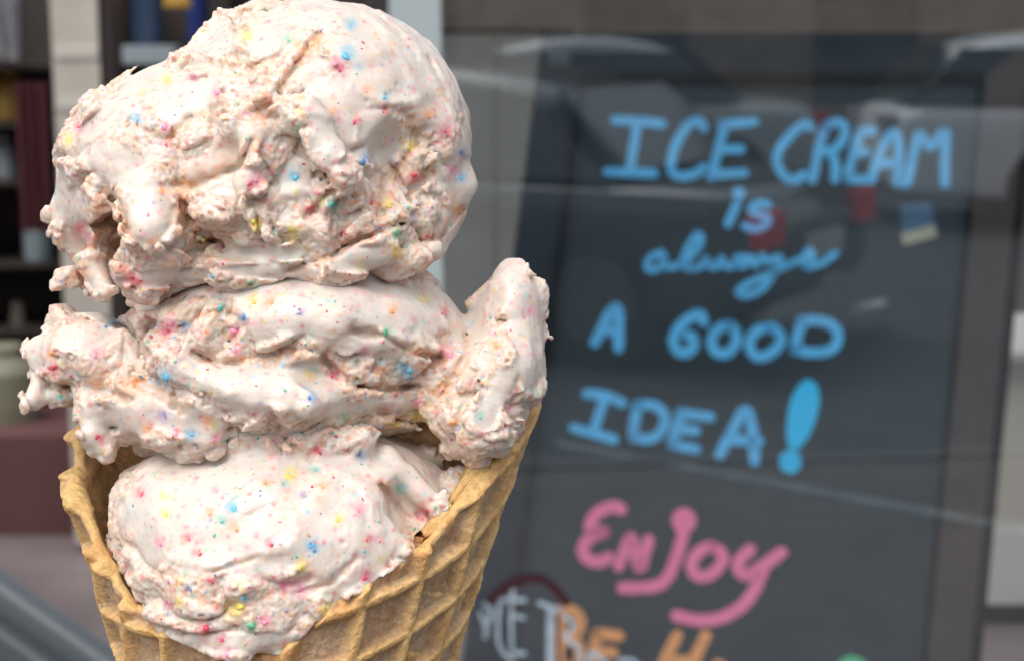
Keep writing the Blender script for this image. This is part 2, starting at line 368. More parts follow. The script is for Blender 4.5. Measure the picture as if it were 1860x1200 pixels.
def scoop(name, label, lo, hi, h, prims, smooth_spots, cuts, ridges, seed, stripe_dir, smooth_rough=None):
    def nf(P):
        px, py = to_px(P); front = (P[:, 1] < 60)
        wv = perlin(P / 60, seed + 9) * 0.35
        sm = np.where(front, spot_mask(px, py, smooth_spots, wv), 0.7)
        rg = (1 - sm)
        n = -fbm(P / 110, 2, seed) * 11
        K = np.nonzero(front)[0]; q = P[K]; r_ = rg[K]
        w1 = perlin(q / 75, seed + 50)
        # torn, layered texture: lumps stretched along a drifting grain
        gr = np.stack([q[:, 0] * 0.86 + 26 * w1, q[:, 1], q[:, 2] + 30 * w1], 1)
        wv2 = sst(-0.35, 0.3, perlin(q / 95, seed + 8))
        v = -(billow(gr / 74, 1, seed + 3) - 0.45) * (3 + 16 * r_)
        v -= (billow(gr / 30, 1, seed + 5) - 0.45) * (0.5 + (2 + 7 * wv2) * r_)
        v -= np.maximum(perlin(q / 17, seed + 6), 0.0) * 5 * r_ * wv2
        for line, wd, dp in cuts:
            d = seg_dist(px[K], py[K], line) + perlin(q / 16, seed + 17) * wd * 0.8
            v += dp * np.exp(-(d / wd) ** 2)
        for line, wd, dp in ridges:
            d = seg_dist(px[K], py[K], line) + perlin(q / 25, seed + 18) * wd * 0.35
            v -= dp * np.exp(-(d / wd) ** 2)
        n[K] += v
        return n
    F, lo_ = grid_eval(lo, hi, h, prims, nf)
    V, Q = surface_nets(F, lo_, h); V, Q = biggest_piece(V, Q)
    V = V.astype(np.float32)
    for _ in range(3):                        # light relax passes round the torn edges like soft ice cream
        A = np.zeros_like(V); cN = np.zeros(len(V), np.float32)
        for k in range(4):
            a, b2 = Q[:, k], Q[:, (k + 1) % 4]
            for q in range(3): A[:, q] += np.bincount(a, V[b2, q], len(V))
            cN += np.bincount(a, minlength=len(V))
        V = V * 0.5 + 0.5 * A / np.maximum(cN, 1)[:, None]
    N = vnormals(V, Q).astype(np.float32)
    px, py = to_px(V); front = V[:, 1] < 60
    wv = perlin(V / 60, seed + 9) * 0.35
    sm = np.where(front, spot_mask(px, py, smooth_spots, wv), sst(-0.1, 0.3, perlin(V / 150, seed + 10)))
    rg = 1 - sm
    patch = sst(-0.25, 0.25, perlin(V / 55, seed + 30))          # crumb fields come and go
    d = np.zeros(len(V), np.float32)
    f1, f2, _i = worley(V / 17, seed + 20); sil = 0.35 + 0.65 * sst(0.15, 0.6, -N[:, 1]); d += sil * rg * (0.1 + 0.9 * patch) * 4.4 * (np.sqrt(np.clip(1 - f1 * f1, 0, 1)) - 0.62)
    f1, f2, _i = worley(V / 9.5, seed + 21); d += sil * rg * (0.35 + 0.65 * patch) * 2.8 * (np.sqrt(np.clip(1 - f1 * f1, 0, 1)) - 0.6)
    d += rg * 2.0 * perlin(V / 6.5, seed + 22) - rg * 2.6 * sst(0.25, 0.6, perlin(V / 12, seed + 28))
    f1, f2, _i = worley(V / 34, seed + 23)                        # scattered pits with torn edges
    pit = np.exp(-(f1 / 0.13) ** 2) * sst(-0.1, 0.3, perlin(V / 90, seed + 24)); d -= pit * 9 * (0.35 + rg)
    # fine drag marks of the scoop on the smooth skin
    sd_ = np.array(stripe_dir, float); sd_ /= np.linalg.norm(sd_)
    al = (V @ sd_)[:, None] * sd_
    W_ = (V - al) / np.array([11.0]) + al / 150
    d += sm * (1.3 * perlin(W_ * 0.8, seed + 25) + 0.6 * perlin(W_ * 2.1, seed + 26)) * sst(-0.3, 0.5, perlin(V / 80, seed + 29)) + sm * 2.2 * perlin(V / 38, seed + 36) + sm * 0.5 * perlin(V / 8, seed + 37)
    d += sm * 3.0 * np.minimum(0, 0.12 - billow(V / 70 + 3, 1, seed + 27)) * 0 
    V2 = V + N * d[:, None]
    # colour of the mix, with warm shade painted into pits and tears
    n1 = fbm(V / 70, 3, seed + 31); n2 = perlin(V / 14, seed + 32); n3 = perlin(V / 7, seed + 33)
    C = CREAM[None] * np.ones((len(V), 1))
    a = np.clip(sst(-0.2, 0.7, n1) * 0.45, 0, 1)[:, None]; C = C * (1 - a) + WHITE * a
    a = (rg * np.clip(0.16 + 0.5 * n2 + 0.4 * n3 + 0.55 * sst(0.1, 0.55, perlin(V / 12, seed + 28)), 0, 0.8))[:, None]; C = C * (1 - a) + PINK * a  # crumb tint, deepened in the pits as painted warm shade
    a = (np.clip(perlin(V / 40, seed + 34) * 1.4 - 0.25, 0, 0.4))[:, None]; C = C * (1 - a) + BLUSH * a
    for zx, zy, zrx, zry, za, zc, zal in DYE_SHADE_ZONES:                   # warm shade painted into cavities and folds, with some candy tint
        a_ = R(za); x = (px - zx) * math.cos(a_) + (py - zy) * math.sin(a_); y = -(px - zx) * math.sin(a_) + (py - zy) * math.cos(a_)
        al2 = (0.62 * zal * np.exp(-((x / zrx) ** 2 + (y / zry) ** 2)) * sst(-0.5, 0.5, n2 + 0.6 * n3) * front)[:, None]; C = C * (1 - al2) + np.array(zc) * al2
    for line, wd, dp in cuts:  # warm shade tone painted along each tear
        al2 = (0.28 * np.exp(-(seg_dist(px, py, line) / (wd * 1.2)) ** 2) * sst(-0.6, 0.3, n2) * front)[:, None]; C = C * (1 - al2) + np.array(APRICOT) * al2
    # soft bleed around each candy fleck
    rng = np.random.default_rng(seed)
    vis = N[:, 1] < 0.2
    for sx, sy, sc, sr in SPR:
        near = np.nonzero(vis & (np.abs(px - sx) < sr * 2.6) & (np.abs(py - sy) < sr * 2.6))[0]
        if len(near) == 0: continue
        q = np.hypot(px[near] - sx, py[near] - sy) + perlin(V[near] / 7, seed + 35) * sr * 0.7
        al2 = (0.66 * np.exp(-(q / (sr * 1.35)) ** 2))[:, None]; C[near] = C[near] * (1 - al2) + np.array(hexc(sc)[:3]) * al2
    for k, (sc_, thr) in enumerate(((17, 0.24), (12, 0.22), (30, 0.24))):      # many smaller melted flecks
        f1, f2, idn = worley(V / sc_, seed + 40 + k)
        pick = (idn >> 7) % 100
        cc = np.array([hexc(c)[:3] for c in (RD, PK, OR, YE, CY, PK, OR, RD, GR, PK, RD, PU)])[(idn >> 4) % 12]
        al2 = (np.where(pick < (44 if k < 2 else 50), 1, 0) * (0.66 if k < 2 else 0.42) * np.exp(-((f1 + perlin(V / 4, seed + 60) * 0.07) / thr) ** 2))[:, None]; C = C * (1 - al2) + cc * al2
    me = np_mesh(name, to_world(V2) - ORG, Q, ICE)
    ca = me.color_attributes.new('dye_and_shade', 'FLOAT_COLOR', 'POINT'); ca.data.foreach_set('color', np.concatenate([np.clip(C, 0, 1), np.ones((len(V), 1))], 1).astype(np.float32).ravel())
    ra = me.attributes.new('rough', 'FLOAT', 'POINT'); ra.data.foreach_set('value', rg.astype(np.float32))
    o = link(name, me, cone_thing); o['label'] = label
    N2 = vnormals(V2, Q)
    px, py = to_px(V2); g = np.full((400, 340), 1e6, np.float32); gi = np.full((400, 340), -1, np.int32)
    ix = np.clip((px / 3).astype(int), 0, 339); iy = np.clip((py / 3).astype(int), 0, 399)
    od = np.argsort(-V2[:, 1]); g[iy[od], ix[od]] = V2[od, 1]; gi[iy[od], ix[od]] = od
    depth_maps.append((g, gi, V2, N2, o))
    print(name, len(V))

c = C3
top_prims = [('E', c(585,262,0), 0, (272,285,256), 0), ('E', c(390,322,-5), 0, (278,265,208), 60), ('E', c(640,375,0), 0, (200,235,125), 50),
 ('E', c(545,405,-24), 0, (265,275,116), 40),
 ('T', c(388,80,-30), c(420,52,-30), (27,30), 18), ('T', c(520,36,-60), c(440,60,-90), (30,30), 25), ('T', c(290,150,-50), c(330,128,-60), (26,30), 20),
 ('T', c(205,196,-40), c(236,190,-60), (30,28), 14),
 ('T', c(146,330,-60), c(122,400,-40), (34,30), 25), ('T', c(122,380,-40), c(160,470,-40), (26,26), 20),
 ('C', c(196,448,-160), 8, (42,125,98), 10), ('C', c(240,400,-330), 0, (60,60,60), 20),
 ('T', c(140,300,-120), c(320,368,-268), (28,36), 12),
 ('T', c(270,356,-262), c(276,418,-290), (54,50), 10), ('T', c(290,440,-258), c(255,500,-225), (40,46), 30),
 ('T', c(130,500,-70), c(106,517,-72), (19,7), 8), ('T', c(130,500,-70), c(158,532,-75), (20,9), 8), ('T', c(165,480,-95), c(190,522,-115), (22,19), 8),
 ('T', c(225,490,-130), c(240,512,-130), (20,18), 10),
 ('C', c(400,330,-330), -18, (90,62,38), 12), ('T', c(360,372,-300), c(430,400,-300), (26,34), 10), ('T', c(225,290,-190), c(420,235,-270), (26,22), 20),
 ('C', c(415,425,-325), 0, (95,40,26), 14),
 ('T', c(490,190,-285), c(560,225,-300), (28,26), 10), ('T', c(560,205,-300), c(600,300,-310), (26,24), 12), ('T', c(600,290,-305), c(625,325,-290), (30,22), 10), ('T', c(470,240,-290), c(450,330,-300), (24,30), 16),
 ('C', c(765,285,-240), 0, (85,70,85), 24), ('C', c(640,400,-300), 10, (120,40,40), 20),
 ('T', c(812,240,-60), c(828,340,-60), (28,30), 20), ('T', c(828,340,-60), c(780,440,-80), (30,32), 24),
 ('T', c(615,478,-230), c(690,455,-235), (34,28), 10), ('T', c(270,485,-200), c(430,492,-240), (30,26), 34), ('T', c(430,492,-240), c(580,480,-240), (26,26), 34),
 ('T', c(690,480,-190), c(780,455,-150), (26,24), 16)]
top_smooth = [(540,330,30,40,0),(420,330,60,24,-10),(560,130,50,26,-20),(480,462,70,14,0),(690,250,40,50,0),(858,300,42,110,5),(820,140,40,90,-30),(735,45,70,40,35),(830,420,40,60,35),(300,505,90,14,-4),(500,492,90,14,0),(165,235,50,22,-40),(105,360,20,60,0),(260,140,50,22,-35),(620,12,120,22,0),(700,105,150,72,38),(780,170,55,90,-20),(640,160,70,50,0),(215,300,90,34,28),(275,390,46,62,0),(330,180,62,42,-15),(600,235,46,70,10),
 (400,290,62,26,-18),(830,430,34,60,25),(655,470,60,28,-10),(560,45,80,34,0),(480,75,34,44,0),(395,75,34,28,0),(225,195,40,26,0),(135,400,26,60,-8),(440,255,60,22,-20),(850,330,20,80,0),(180,505,26,30,0)]
top_cuts = [([(578,66),(548,104),(524,140),(492,186),(470,200)], 8, 16), ([(455,258),(440,300),(345,338),(318,334)], 7, 14), ([(330,372),(350,420),(400,440)], 12, 16),
 ([(590,318),(606,342),(560,392)], 9, 14), ([(735,205),(760,260),(700,330),(690,400)], 9, 10), ([(520,492),(600,466),(640,440),(730,405)], 6, 16), ([(800,300),(760,330),(740,360)], 8, 10),
 ([(155,330),(215,370),(232,420)], 8, 10), ([(350,215),(300,262),(252,230)], 7, 9), ([(405,120),(450,128),(500,108)], 8, 9), ([(840,380),(800,430),(730,450)], 5, 8)]
top_ridges = [([(660,20),(760,95),(818,190),(846,280)], 7, 5), ([(690,20),(790,110),(838,210)], 5, 5), ([(640,160),(700,190),(760,180)], 10, 4), ([(480,180),(540,195),(600,210)], 12, 6)]
scoop('top_scoop', 'topmost and largest scoop, lumpy on the left with a smooth white crown on the right', (C3(60,0,0)[0]-20, -400, 40), (C3(890,0,0)[0]+10, 310, 625), 3.0, top_prims, top_smooth, top_cuts, top_ridges, 11, (0.6, 0.3, -0.7))
mid_prims = [('E', c(575,630,10), 0, (272,290,185), 0), ('E', c(500,715,0), -6, (320,285,108), 40), ('E', c(480,600,-10), 0, (235,265,125), 50),
 ('E', c(152,640,-60), -20, (84,80,72), 24), ('E', c(215,690,-70), 0, (80,90,62), 40), ('T', c(78,640,-60), c(80,672,-70), (30,30), 14), ('T', c(74,688,-80), c(60,726,-84), (22,19), 8), ('T', c(62,728,-84), c(110,712,-80), (12,18), 14),
 ('T', c(120,588,-60), c(112,580,-60), (22,20), 10), ('T', c(228,612,-120), c(238,646,-130), (17,15), 8),
 ('T', c(268,548,-120), c(282,542,-130), (30,30), 10), ('C', c(262,592,-210), 0, (24,60,34), 10),
 ('T', c(178,752,-120), c(172,788,-130), (26,27), 14), ('T', c(172,792,-132), c(200,822,-138), (20,10), 8),
 ('T', c(240,700,-170), c(330,790,-190), (44,36), 30), ('T', c(170,735,-120), c(280,705,-160), (30,30), 24),
 ('E', c(925,592,-30), 6, (58,105,120), 12), ('E', c(880,602,20), 16, (38,100,112), 14), ('E', c(908,690,-70), 20, (74,130,100), 34), ('E', c(862,765,-110), 12, (74,130,72), 34),
 ('E', c(838,700,-90), 20, (60,130,80), 30),
 ('T', c(300,655,-230), c(440,712,-262), (30,40), 20), ('T', c(440,712,-262), c(560,720,-275), (40,34), 24), ('T', c(280,770,-190), c(380,800,-230), (34,34), 24),
 ('C', c(660,690,-290), 10, (120,26,50), 16), ('C', c(790,720,-230), -50, (80,50,34), 18), ('E', c(600,590,-20), 6, (235,284,108), 30)]
mid_smooth = [(150,610,60,26,-10),(600,560,180,50,4),(230,760,50,26,20),(900,720,26,60,20),(700,740,60,16,0),(960,600,40,110,-8),(845,600,30,80,-25),(915,490,40,30,0),(70,640,24,40,0),(180,570,40,16,20),(610,535,210,44,4),(640,590,150,46,6),(740,560,90,44,25),(480,590,30,30,0),(460,700,170,42,14),(560,690,60,40,0),(320,755,110,34,24),(272,540,30,26,0),(935,520,26,42,10),(68,712,22,34,0),
 (172,775,28,48,0),(640,800,180,26,0),(865,590,30,90,25),(238,635,16,32,0),(360,520,80,20,0),(960,600,18,60,0)]
mid_cuts = [([(360,575),(410,560),(440,590),(420,620)], 7, 9), ([(355,640),(400,662),(440,655),(520,632),(590,640)], 6, 12), ([(590,650),(640,700),(700,705),(760,700)], 7, 15),
 ([(848,610),(846,650),(800,720)], 7, 8), ([(640,600),(700,610),(750,640),(800,650)], 6, 9), ([(240,690),(300,720),(330,745)], 9, 10), ([(690,750),(770,770),(810,810)], 7, 12), ([(120,700),(180,705),(240,725)], 8, 12)]
mid_ridges = [([(290,650),(360,690),(460,735),(560,745)], 14, 8), ([(700,610),(790,630),(835,640)], 10, 7), ([(300,560),(320,640),(350,650)], 12, 6)]
scoop('middle_scoop', 'middle scoop squeezed wide, with a crumbly lobe on the left and an upturned slab on the right', (C3(20,0,0)[0], -380, -270), (C3(1020,0,0)[0], 320, 150), 3.0, mid_prims, mid_smooth, mid_cuts, mid_ridges, 37, (1, 0.2, -0.25))
bot_prims = [('E', c(523,985,-62), 0, (300,282,205), 0), ('E', c(440,1085,-190), 10, (170,160,100), 50), ('E', c(600,1010,-150), 0, (180,160,130), 50), ('E', c(360,930,-60), 0, (150,200,120), 50),
 ('E', c(640,900,-60), 0, (180,200,110), 50), ('T', c(822,870,-110), c(824,900,-110), (24,26), 12), ('T', c(300,1110,-250), c(430,1165,-300), (38,34), 24), ('T', c(430,1165,-305), c(560,1130,-300), (34,34), 24),
 ('T', c(450,815,-190), c(640,805,-200), (44,42), 30), ('C', c(765,930,-230), -15, (52,46,80), 20), ('T', c(700,830,-180), c(790,920,-190), (22,20), 10)]
bot_smooth = [(430,880,180,62,-10),(600,930,110,110,0),(300,910,80,110,15),(480,980,150,70,0),(680,960,60,120,10),(620,1030,100,50,-20),(730,860,60,90,-35),(430,1015,110,26,-8),(440,1165,110,20,0)]
bot_cuts = [([(690,880),(730,930),(760,1000),(735,1040)], 7, 10), ([(280,1040),(350,1050),(400,1035),(470,1010)], 5, 7), ([(330,1075),(400,1105),(470,1090),(560,1050)], 8, 8), ([(520,1080),(600,1060),(650,1010)], 6, 7), ([(600,790),(560,830),(520,800)], 6, 8)]
bot_ridges = [([(300,1015),(400,1030),(520,990)], 12, 5), ([(560,830),(660,880),(690,960)], 12, 4)]
scoop('bottom_scoop', 'bottom scoop with a smooth white skin, spilling over the front of the cone rim', (C3(180,0,0)[0], -410, -640), (C3(880,0,0)[0], 280, -95), 3.0, bot_prims, bot_smooth, bot_cuts, bot_ridges, 71, (0.15, 0.2, 1))

# ------------------------------------------------------------------ candy flecks as geometry
def lump_mesh(i):
    import bmesh
    b = bmesh.new(); bmesh.ops.create_icosphere(b, subdivisions=2, radius=1); rg = np.random.default_rng(900 + i)
    ph = rg.uniform(0, 6, 6); sx = rg.uniform(0.8, 1.25, 3)
    for v in b.verts:
        p = v.co; k = 1 + 0.22 * math.sin(2.3 * p.x + ph[0]) * math.cos(2.9 * p.y + ph[1]) + 0.16 * math.sin(4 * p.z + ph[2] + 2 * p.x)
        v.co = Vector((p.x * k * sx[0], p.y * k * sx[1], p.z * k * 0.55))
    me = bpy.data.meshes.new('sprinkle'); b.to_mesh(me); b.free(); me.polygons.foreach_set('use_smooth', [True] * len(me.polygons)); return me
candy = {}
def candy_mat(h):
    if h not in candy:
        m = mat('candy_' + h, hexc(h), rough=0.4, noise=0.0); b = m.node_tree.nodes['Principled BSDF']
        b.inputs['Subsurface Weight'].default_value = 0.6; b.inputs['Subsurface Scale'].default_value = 0.0006; b.inputs['Subsurface Radius'].default_value = (1, .6, .5)
        candy[h] = m
    return candy[h]
lumps = {}
def lump(i, h):
    if (i, h) not in lumps:
        me = lump_mesh(i); me.materials.append(candy_mat(h)); lumps[(i, h)] = me
    return lumps[(i, h)]
rng = random.Random(4)
def put_fleck(sx, sy, h, r, sink=0.25):
    best = None
    ix, iy = int(sx / 3), int(sy / 3)
    for g, gi, V, N, o in depth_maps:
        w2 = g[max(iy - 1, 0):iy + 2, max(ix - 1, 0):ix + 2]; k = w2.min() if w2.size else 1e6
        if k < 1e5 and (best is None or k < best[0]):
            jj = np.unravel_index(w2.argmin(), w2.shape); best = (k, gi[max(iy - 1, 0) + jj[0], max(ix - 1, 0) + jj[1]], V, N, o)
    if best is None: return False
    _, vi, V, N, o = best
    n = N[vi]; p = V[vi] - n * r * sink
    wpos = to_world(p[None])[0] - ORG
    nw = Vector(n[0] * RT + n[1] * FW + n[2] * UP)
    s = link('sprinkle', lump(rng.randrange(5), h), o)
    s.location = wpos; q = nw.to_track_quat('Z', 'Y'); s.rotation_mode = 'QUATERNION'
    from mathutils import Quaternion
    s.rotation_quaternion = q @ Quaternion((0, 0, 1), rng.uniform(0, 6.28)); s.scale = (r * S * rng.uniform(.8, 1.2), r * S * rng.uniform(.7, 1.1), r * S)
    return True
for sx, sy, h, r in SPR: put_fleck(sx, sy, h, r * 0.66, 0.36)
outl = 0
while outl < 420:
    sx, sy = rng.uniform(50, 985), rng.uniform(5, 1190)
    if put_fleck(sx, sy, rng.choice([RD, PK, PK, OR, OR, YE, CY, GR, PU, RD, TE, BL]), rng.choice([1.7, 2.0, 2.3, 2.8, 3.5]), 0.3): outl += 1

# ------------------------------------------------------------------ waffle cone
nth, T0, T1 = 1250, -312.0, 108.0          # the sheet is rolled once and overlaps on the right
deg = np.linspace(T0, T1, nth); th = np.radians(deg)
Hr = rim_height(deg) + 16 * perlin(np.stack([deg / 11, deg * 0, deg * 0], 1), 8) + 7 * perlin(np.stack([deg / 3.7, deg * 0, deg * 0], 1), 9)
turn = (deg - T0) / (T1 - T0)
rows = np.concatenate([np.linspace(0, 0.55, 12, endpoint=False), np.linspace(0.55, 1.0, 270)])
HH = rows[:, None] * Hr[None]; TH = np.broadcast_to(th[None], HH.shape); DG = np.broadcast_to(deg[None], HH.shape)
sl = HH * math.sqrt(1 + SL * SL); ph = TH * (SL / math.sqrt(1 + SL * SL))
U = sl * np.cos(ph + 0.02); Vv = sl * np.sin(ph + 0.02)
ra_, rb_ = R(-14), R(8); GU = (U * math.cos(rb_) - Vv * math.sin(rb_)); GV = (U * math.sin(ra_) + Vv * math.cos(ra_))
flat = np.stack([U.ravel(), Vv.ravel(), np.zeros(U.size)], 1).astype(np.float32)
wob = (perlin(flat / 140, 3) * 5).reshape(U.shape)
def ridge(x, pit):
    t = np.abs(((x / pit) % 1.0) - 0.5) * 2   # 1 on the bars, 0 mid cell
    return sst(0.6, 0.94, t)
RG = np.maximum(ridge(GU + wob, 92.0), ridge(GV - wob, 112.0))
fine = (fbm(flat / 26, 3, 8)).reshape(U.shape); gran = perlin(flat / 5, 12).reshape(U.shape)
edge = np.clip(1 - (Hr[None] - HH) / 34, 0, 1)                 # swollen, browned rim
big = fbm(np.stack([TH.ravel() * 3, HH.ravel() / 240, np.zeros(U.size)], 1).astype(np.float32), 2, 77).reshape(U.shape) * 9
spiral = 26 * turn[None] * np.clip(rows, 0, 1)[:, None]
outer = 5 + RG * 21 + fine * 2.8 + gran * 1.3 + (4 + 4 * perlin(np.stack([deg / 3.1, deg * 0, deg * 0], 1), 61))[None] * np.sin(edge * 1.57) + big + spiral - 13
inner = -11 - RG * 5 + fine * 2.5 - gran * 0.8 - 2 * np.sin(edge * 1.57) + big + spiral - 13
outer = np.maximum(outer, inner + 8)
top = np.sqrt(np.clip(edge, 0, 1)) * 0
Vo = cone_point(TH, HH, outer).reshape(-1, 3); Vi = cone_point(TH, HH, inner).reshape(-1, 3)
nr = len(rows); ID = np.arange(nr * nth).reshape(nr, nth)
q1 = np.stack([ID[:-1, :-1], ID[:-1, 1:], ID[1:, 1:], ID[1:, :-1]], -1).reshape(-1, 4)
NO = nr * nth
q2 = q1[:, ::-1] + NO
# rounded lip joining outer and inner sheets
mid_h = Hr + 11 + perlin(np.stack([deg / 2.2, deg * 0, deg * 0], 1), 6) * 4
lipV = cone_point(th, mid_h, (outer[-1] + inner[-1]) / 2)
lipO = cone_point(th, Hr + 6, outer[-1] * 0.8 + inner[-1] * 0.2); lipI = cone_point(th, Hr + 6, outer[-1] * 0.2 + inner[-1] * 0.8)
L0 = 2 * NO; lo_, lm_, li_ = L0 + np.arange(nth), L0 + nth + np.arange(nth), L0 + 2 * nth + np.arange(nth)
def strip(a, b): return np.stack([a[:-1], a[1:], b[1:], b[:-1]], -1)
lips = np.concatenate([strip(ID[-1], lo_), strip(lo_, lm_), strip(lm_, li_), strip(li_, ID[-1] + NO)])
ends = np.concatenate([strip(ID[:, 0] + NO, ID[:, 0]), strip(ID[:, -1], ID[:, -1] + NO)])
CV = np.concatenate([Vo, Vi, lipO, lipV, lipI]); CQ = np.concatenate([q1, q2, lips, ends])
# baked colour: bars golden, cells paler and greyer, edge and inside browner
g_light, g_cell, g_brown, g_in = np.array([0.74, 0.475, 0.20]), np.array([0.49, 0.335, 0.205]), np.array([0.40, 0.17, 0.045]), np.array([0.30, 0.10, 0.016])
toast = sst(-0.15, 0.45, fbm(flat / 70, 4, 21)).reshape(U.shape)
spk = np.clip(perlin(flat / 4.5, 31).reshape(U.shape), 0, 1)
a = RG[..., None]; Co = g_cell * (1 - a) + g_light * a
a = (toast * 0.42)[..., None]; Co = Co * (1 - a) + g_brown * a
a = (np.clip(edge * 1.2, 0, 1) * 0.5 * (0.4 + toast))[..., None]; Co = Co * (1 - a) + np.array([0.55, 0.25, 0.06]) * a
Co = Co * (1 + 0.10 * fine[..., None] - 0.22 * spk[..., None])
a = (0.3 + 0.5 * toast)[..., None]; Ci = g_light * (1 - a) * 0.9 + g_in * a; Ci = Ci * (1 + 0.2 * fine[..., None] - 0.2 * spk[..., None])
lipc = np.array([0.66, 0.43, 0.17]) * (1 - 0.45 * toast[-1][:, None]) + np.array([0.5, 0.2, 0.05]) * 0.45 * toast[-1][:, None]
CC = np.concatenate([Co.reshape(-1, 3), Ci.reshape(-1, 3), lipc, lipc, lipc])
m = bpy.data.materials.new('baked_waffle'); m.use_nodes = True; t = m.node_tree; b = t.nodes['Principled BSDF']; L = t.links.new
at = t.nodes.new('ShaderNodeVertexColor'); at.layer_name = 'bake'
tc = t.nodes.new('ShaderNodeTexCoord'); n1 = t.nodes.new('ShaderNodeTexNoise'); n1.inputs['Scale'].default_value = 900; n1.inputs['Detail'].default_value = 5; n1.inputs['Roughness'].default_value = 0.65
L(tc.outputs['Object'], n1.inputs['Vector'])
mr = t.nodes.new('ShaderNodeMapRange'); mr.inputs[1].default_value = 0.3; mr.inputs[2].default_value = 0.7; mr.inputs[3].default_value = 0.7; mr.inputs[4].default_value = 1.25; L(n1.outputs[0], mr.inputs[0])
mu = t.nodes.new('ShaderNodeMix'); mu.data_type = 'RGBA'; mu.blend_type = 'MULTIPLY'; mu.inputs[0].default_value = 1; L(at.outputs[0], mu.inputs[6]); L(mr.outputs[0], mu.inputs[7]); L(mu.outputs[2], b.inputs['Base Color'])
b.inputs['Roughness'].default_value = 0.55; b.inputs['Specular IOR Level'].default_value = 0.4
b.inputs['Subsurface Weight'].default_value = 0.35; b.inputs['Subsurface Radius'].default_value = (1, .5, .2); b.inputs['Subsurface Scale'].default_value = 0.0012
bp = t.nodes.new('ShaderNodeBump'); bp.inputs['Strength'].default_value = 0.8; bp.inputs['Distance'].default_value = 0.0007; L(n1.outputs[0], bp.inputs['Height']); L(bp.outputs[0], b.inputs['Normal'])
me = np_mesh('waffle_cone', to_world(CV) - ORG, CQ, m)
ca = me.color_attributes.new('bake', 'FLOAT_COLOR', 'POINT'); ca.data.foreach_set('color', np.concatenate([np.clip(CC, 0.01, 1), np.ones((len(CC), 1))], 1).astype(np.float32).ravel())
wc = link('waffle_cone', me, cone_thing); wc['label'] = 'rolled golden waffle cone with a torn, dipping rim'
print('cone', len(CV))
# ------------------------------------------------------------------ the place: shop front, street
YG = R(7.0); GN = np.array([-math.sin(YG), math.cos(YG), 0]); GE = np.array([math.cos(YG), math.sin(YG), 0]); GD = 2.0
def ray(px, py):
    return FW + (px - 930) / FPX * RT + (600 - py) / FPX * UP
def on_plane(px, py, p0, n):
    d = ray(px, py); return CAM + d * (np.dot(np.asarray(p0) - CAM, n) / np.dot(d, n))
def mirror(P):
    P = np.asarray(P, float); return P - 2 * (np.dot(P, GN) - GD) * GN
def G(u, z, off=0.0):                         # along the shop front, height, depth behind the pane
    return GE * u + GN * (GD + off) + np.array([0, 0, z])
def gbox(mb, u0, u1, z0, z1, o0, o1):
    P = [G(u, z, o) for z in (z0, z1) for u, o in ((u0, o0), (u1, o0), (u1, o1), (u0, o1))]
    mb.add(P, [(0,3,2,1),(4,5,6,7),(0,1,5,4),(1,2,6,5),(2,3,7,6),(3,0,4,7)])
def gu(px, py=600, off=0.0):
    p = on_plane(px, py, GN * (GD + off), GN); return float(np.dot(p, GE)), float(p[2])
def structure(mb, name, m): return tag(mb.build(name, m), kind='structure')

# ground sheets
ROADZ = -0.12
m_asph = mat('asphalt', (0.060, 0.063, 0.068), rough=0.85, noise=0.35, nscale=3, bump=0.3)
b_ = MB(); b_.add([(-150,-150,ROADZ-0.004),(150,-150,ROADZ-0.004),(150,150,ROADZ-0.004),(-150,150,ROADZ-0.004)], [(0,1,2,3)]); structure(b_, 'ground', mat('soil', (0.12,0.11,0.10), noise=0.3, nscale=0.5))
RO = -4.6                                      # kerb line, metres out from the shop front
b_ = MB(); b_.add([G(-40, ROADZ, RO - 0.12), G(40, ROADZ, RO - 0.12), G(40, ROADZ, -40), G(-40, ROADZ, -40)], [(0,1,2,3)]); structure(b_, 'road', m_asph)
b_ = MB(); gbox(b_, -30, 30, ROADZ, 0.0, RO, -0.02); structure(b_, 'pavement', mat('pavement', (0.115,0.102,0.10), rough=0.9, noise=0.3, nscale=6))
b_ = MB(); gbox(b_, -30, 30, ROADZ - 0.02, 0.01, RO - 0.12, RO - 0.002); structure(b_, 'kerb', mat('kerb_stone', (0.10,0.098,0.096), rough=0.8, noise=0.2))
def gpt(px, py): return mirror(on_plane(px, py, (0, 0, 0.003), np.array([0, 0, 1.])))
b_ = MB(); b_.prism([gpt(1010,800), gpt(1870,957), gpt(1870,972), gpt(1010,808)], (0,0,0), (0,0,0.002)); structure(b_, 'painted_line', mat('worn_line_paint', (0.26,0.30,0.31), rough=0.7, noise=0.5, nscale=12))
b_ = MB(); b_.prism([gpt(1540,560), gpt(1605,543), gpt(1612,553), gpt(1547,574)], (0,0,0), (0,0,0.002)); structure(b_, 'painted_mark', mat('mark_paint', (0.6,0.6,0.6), rough=0.7, noise=0.3, nscale=12))

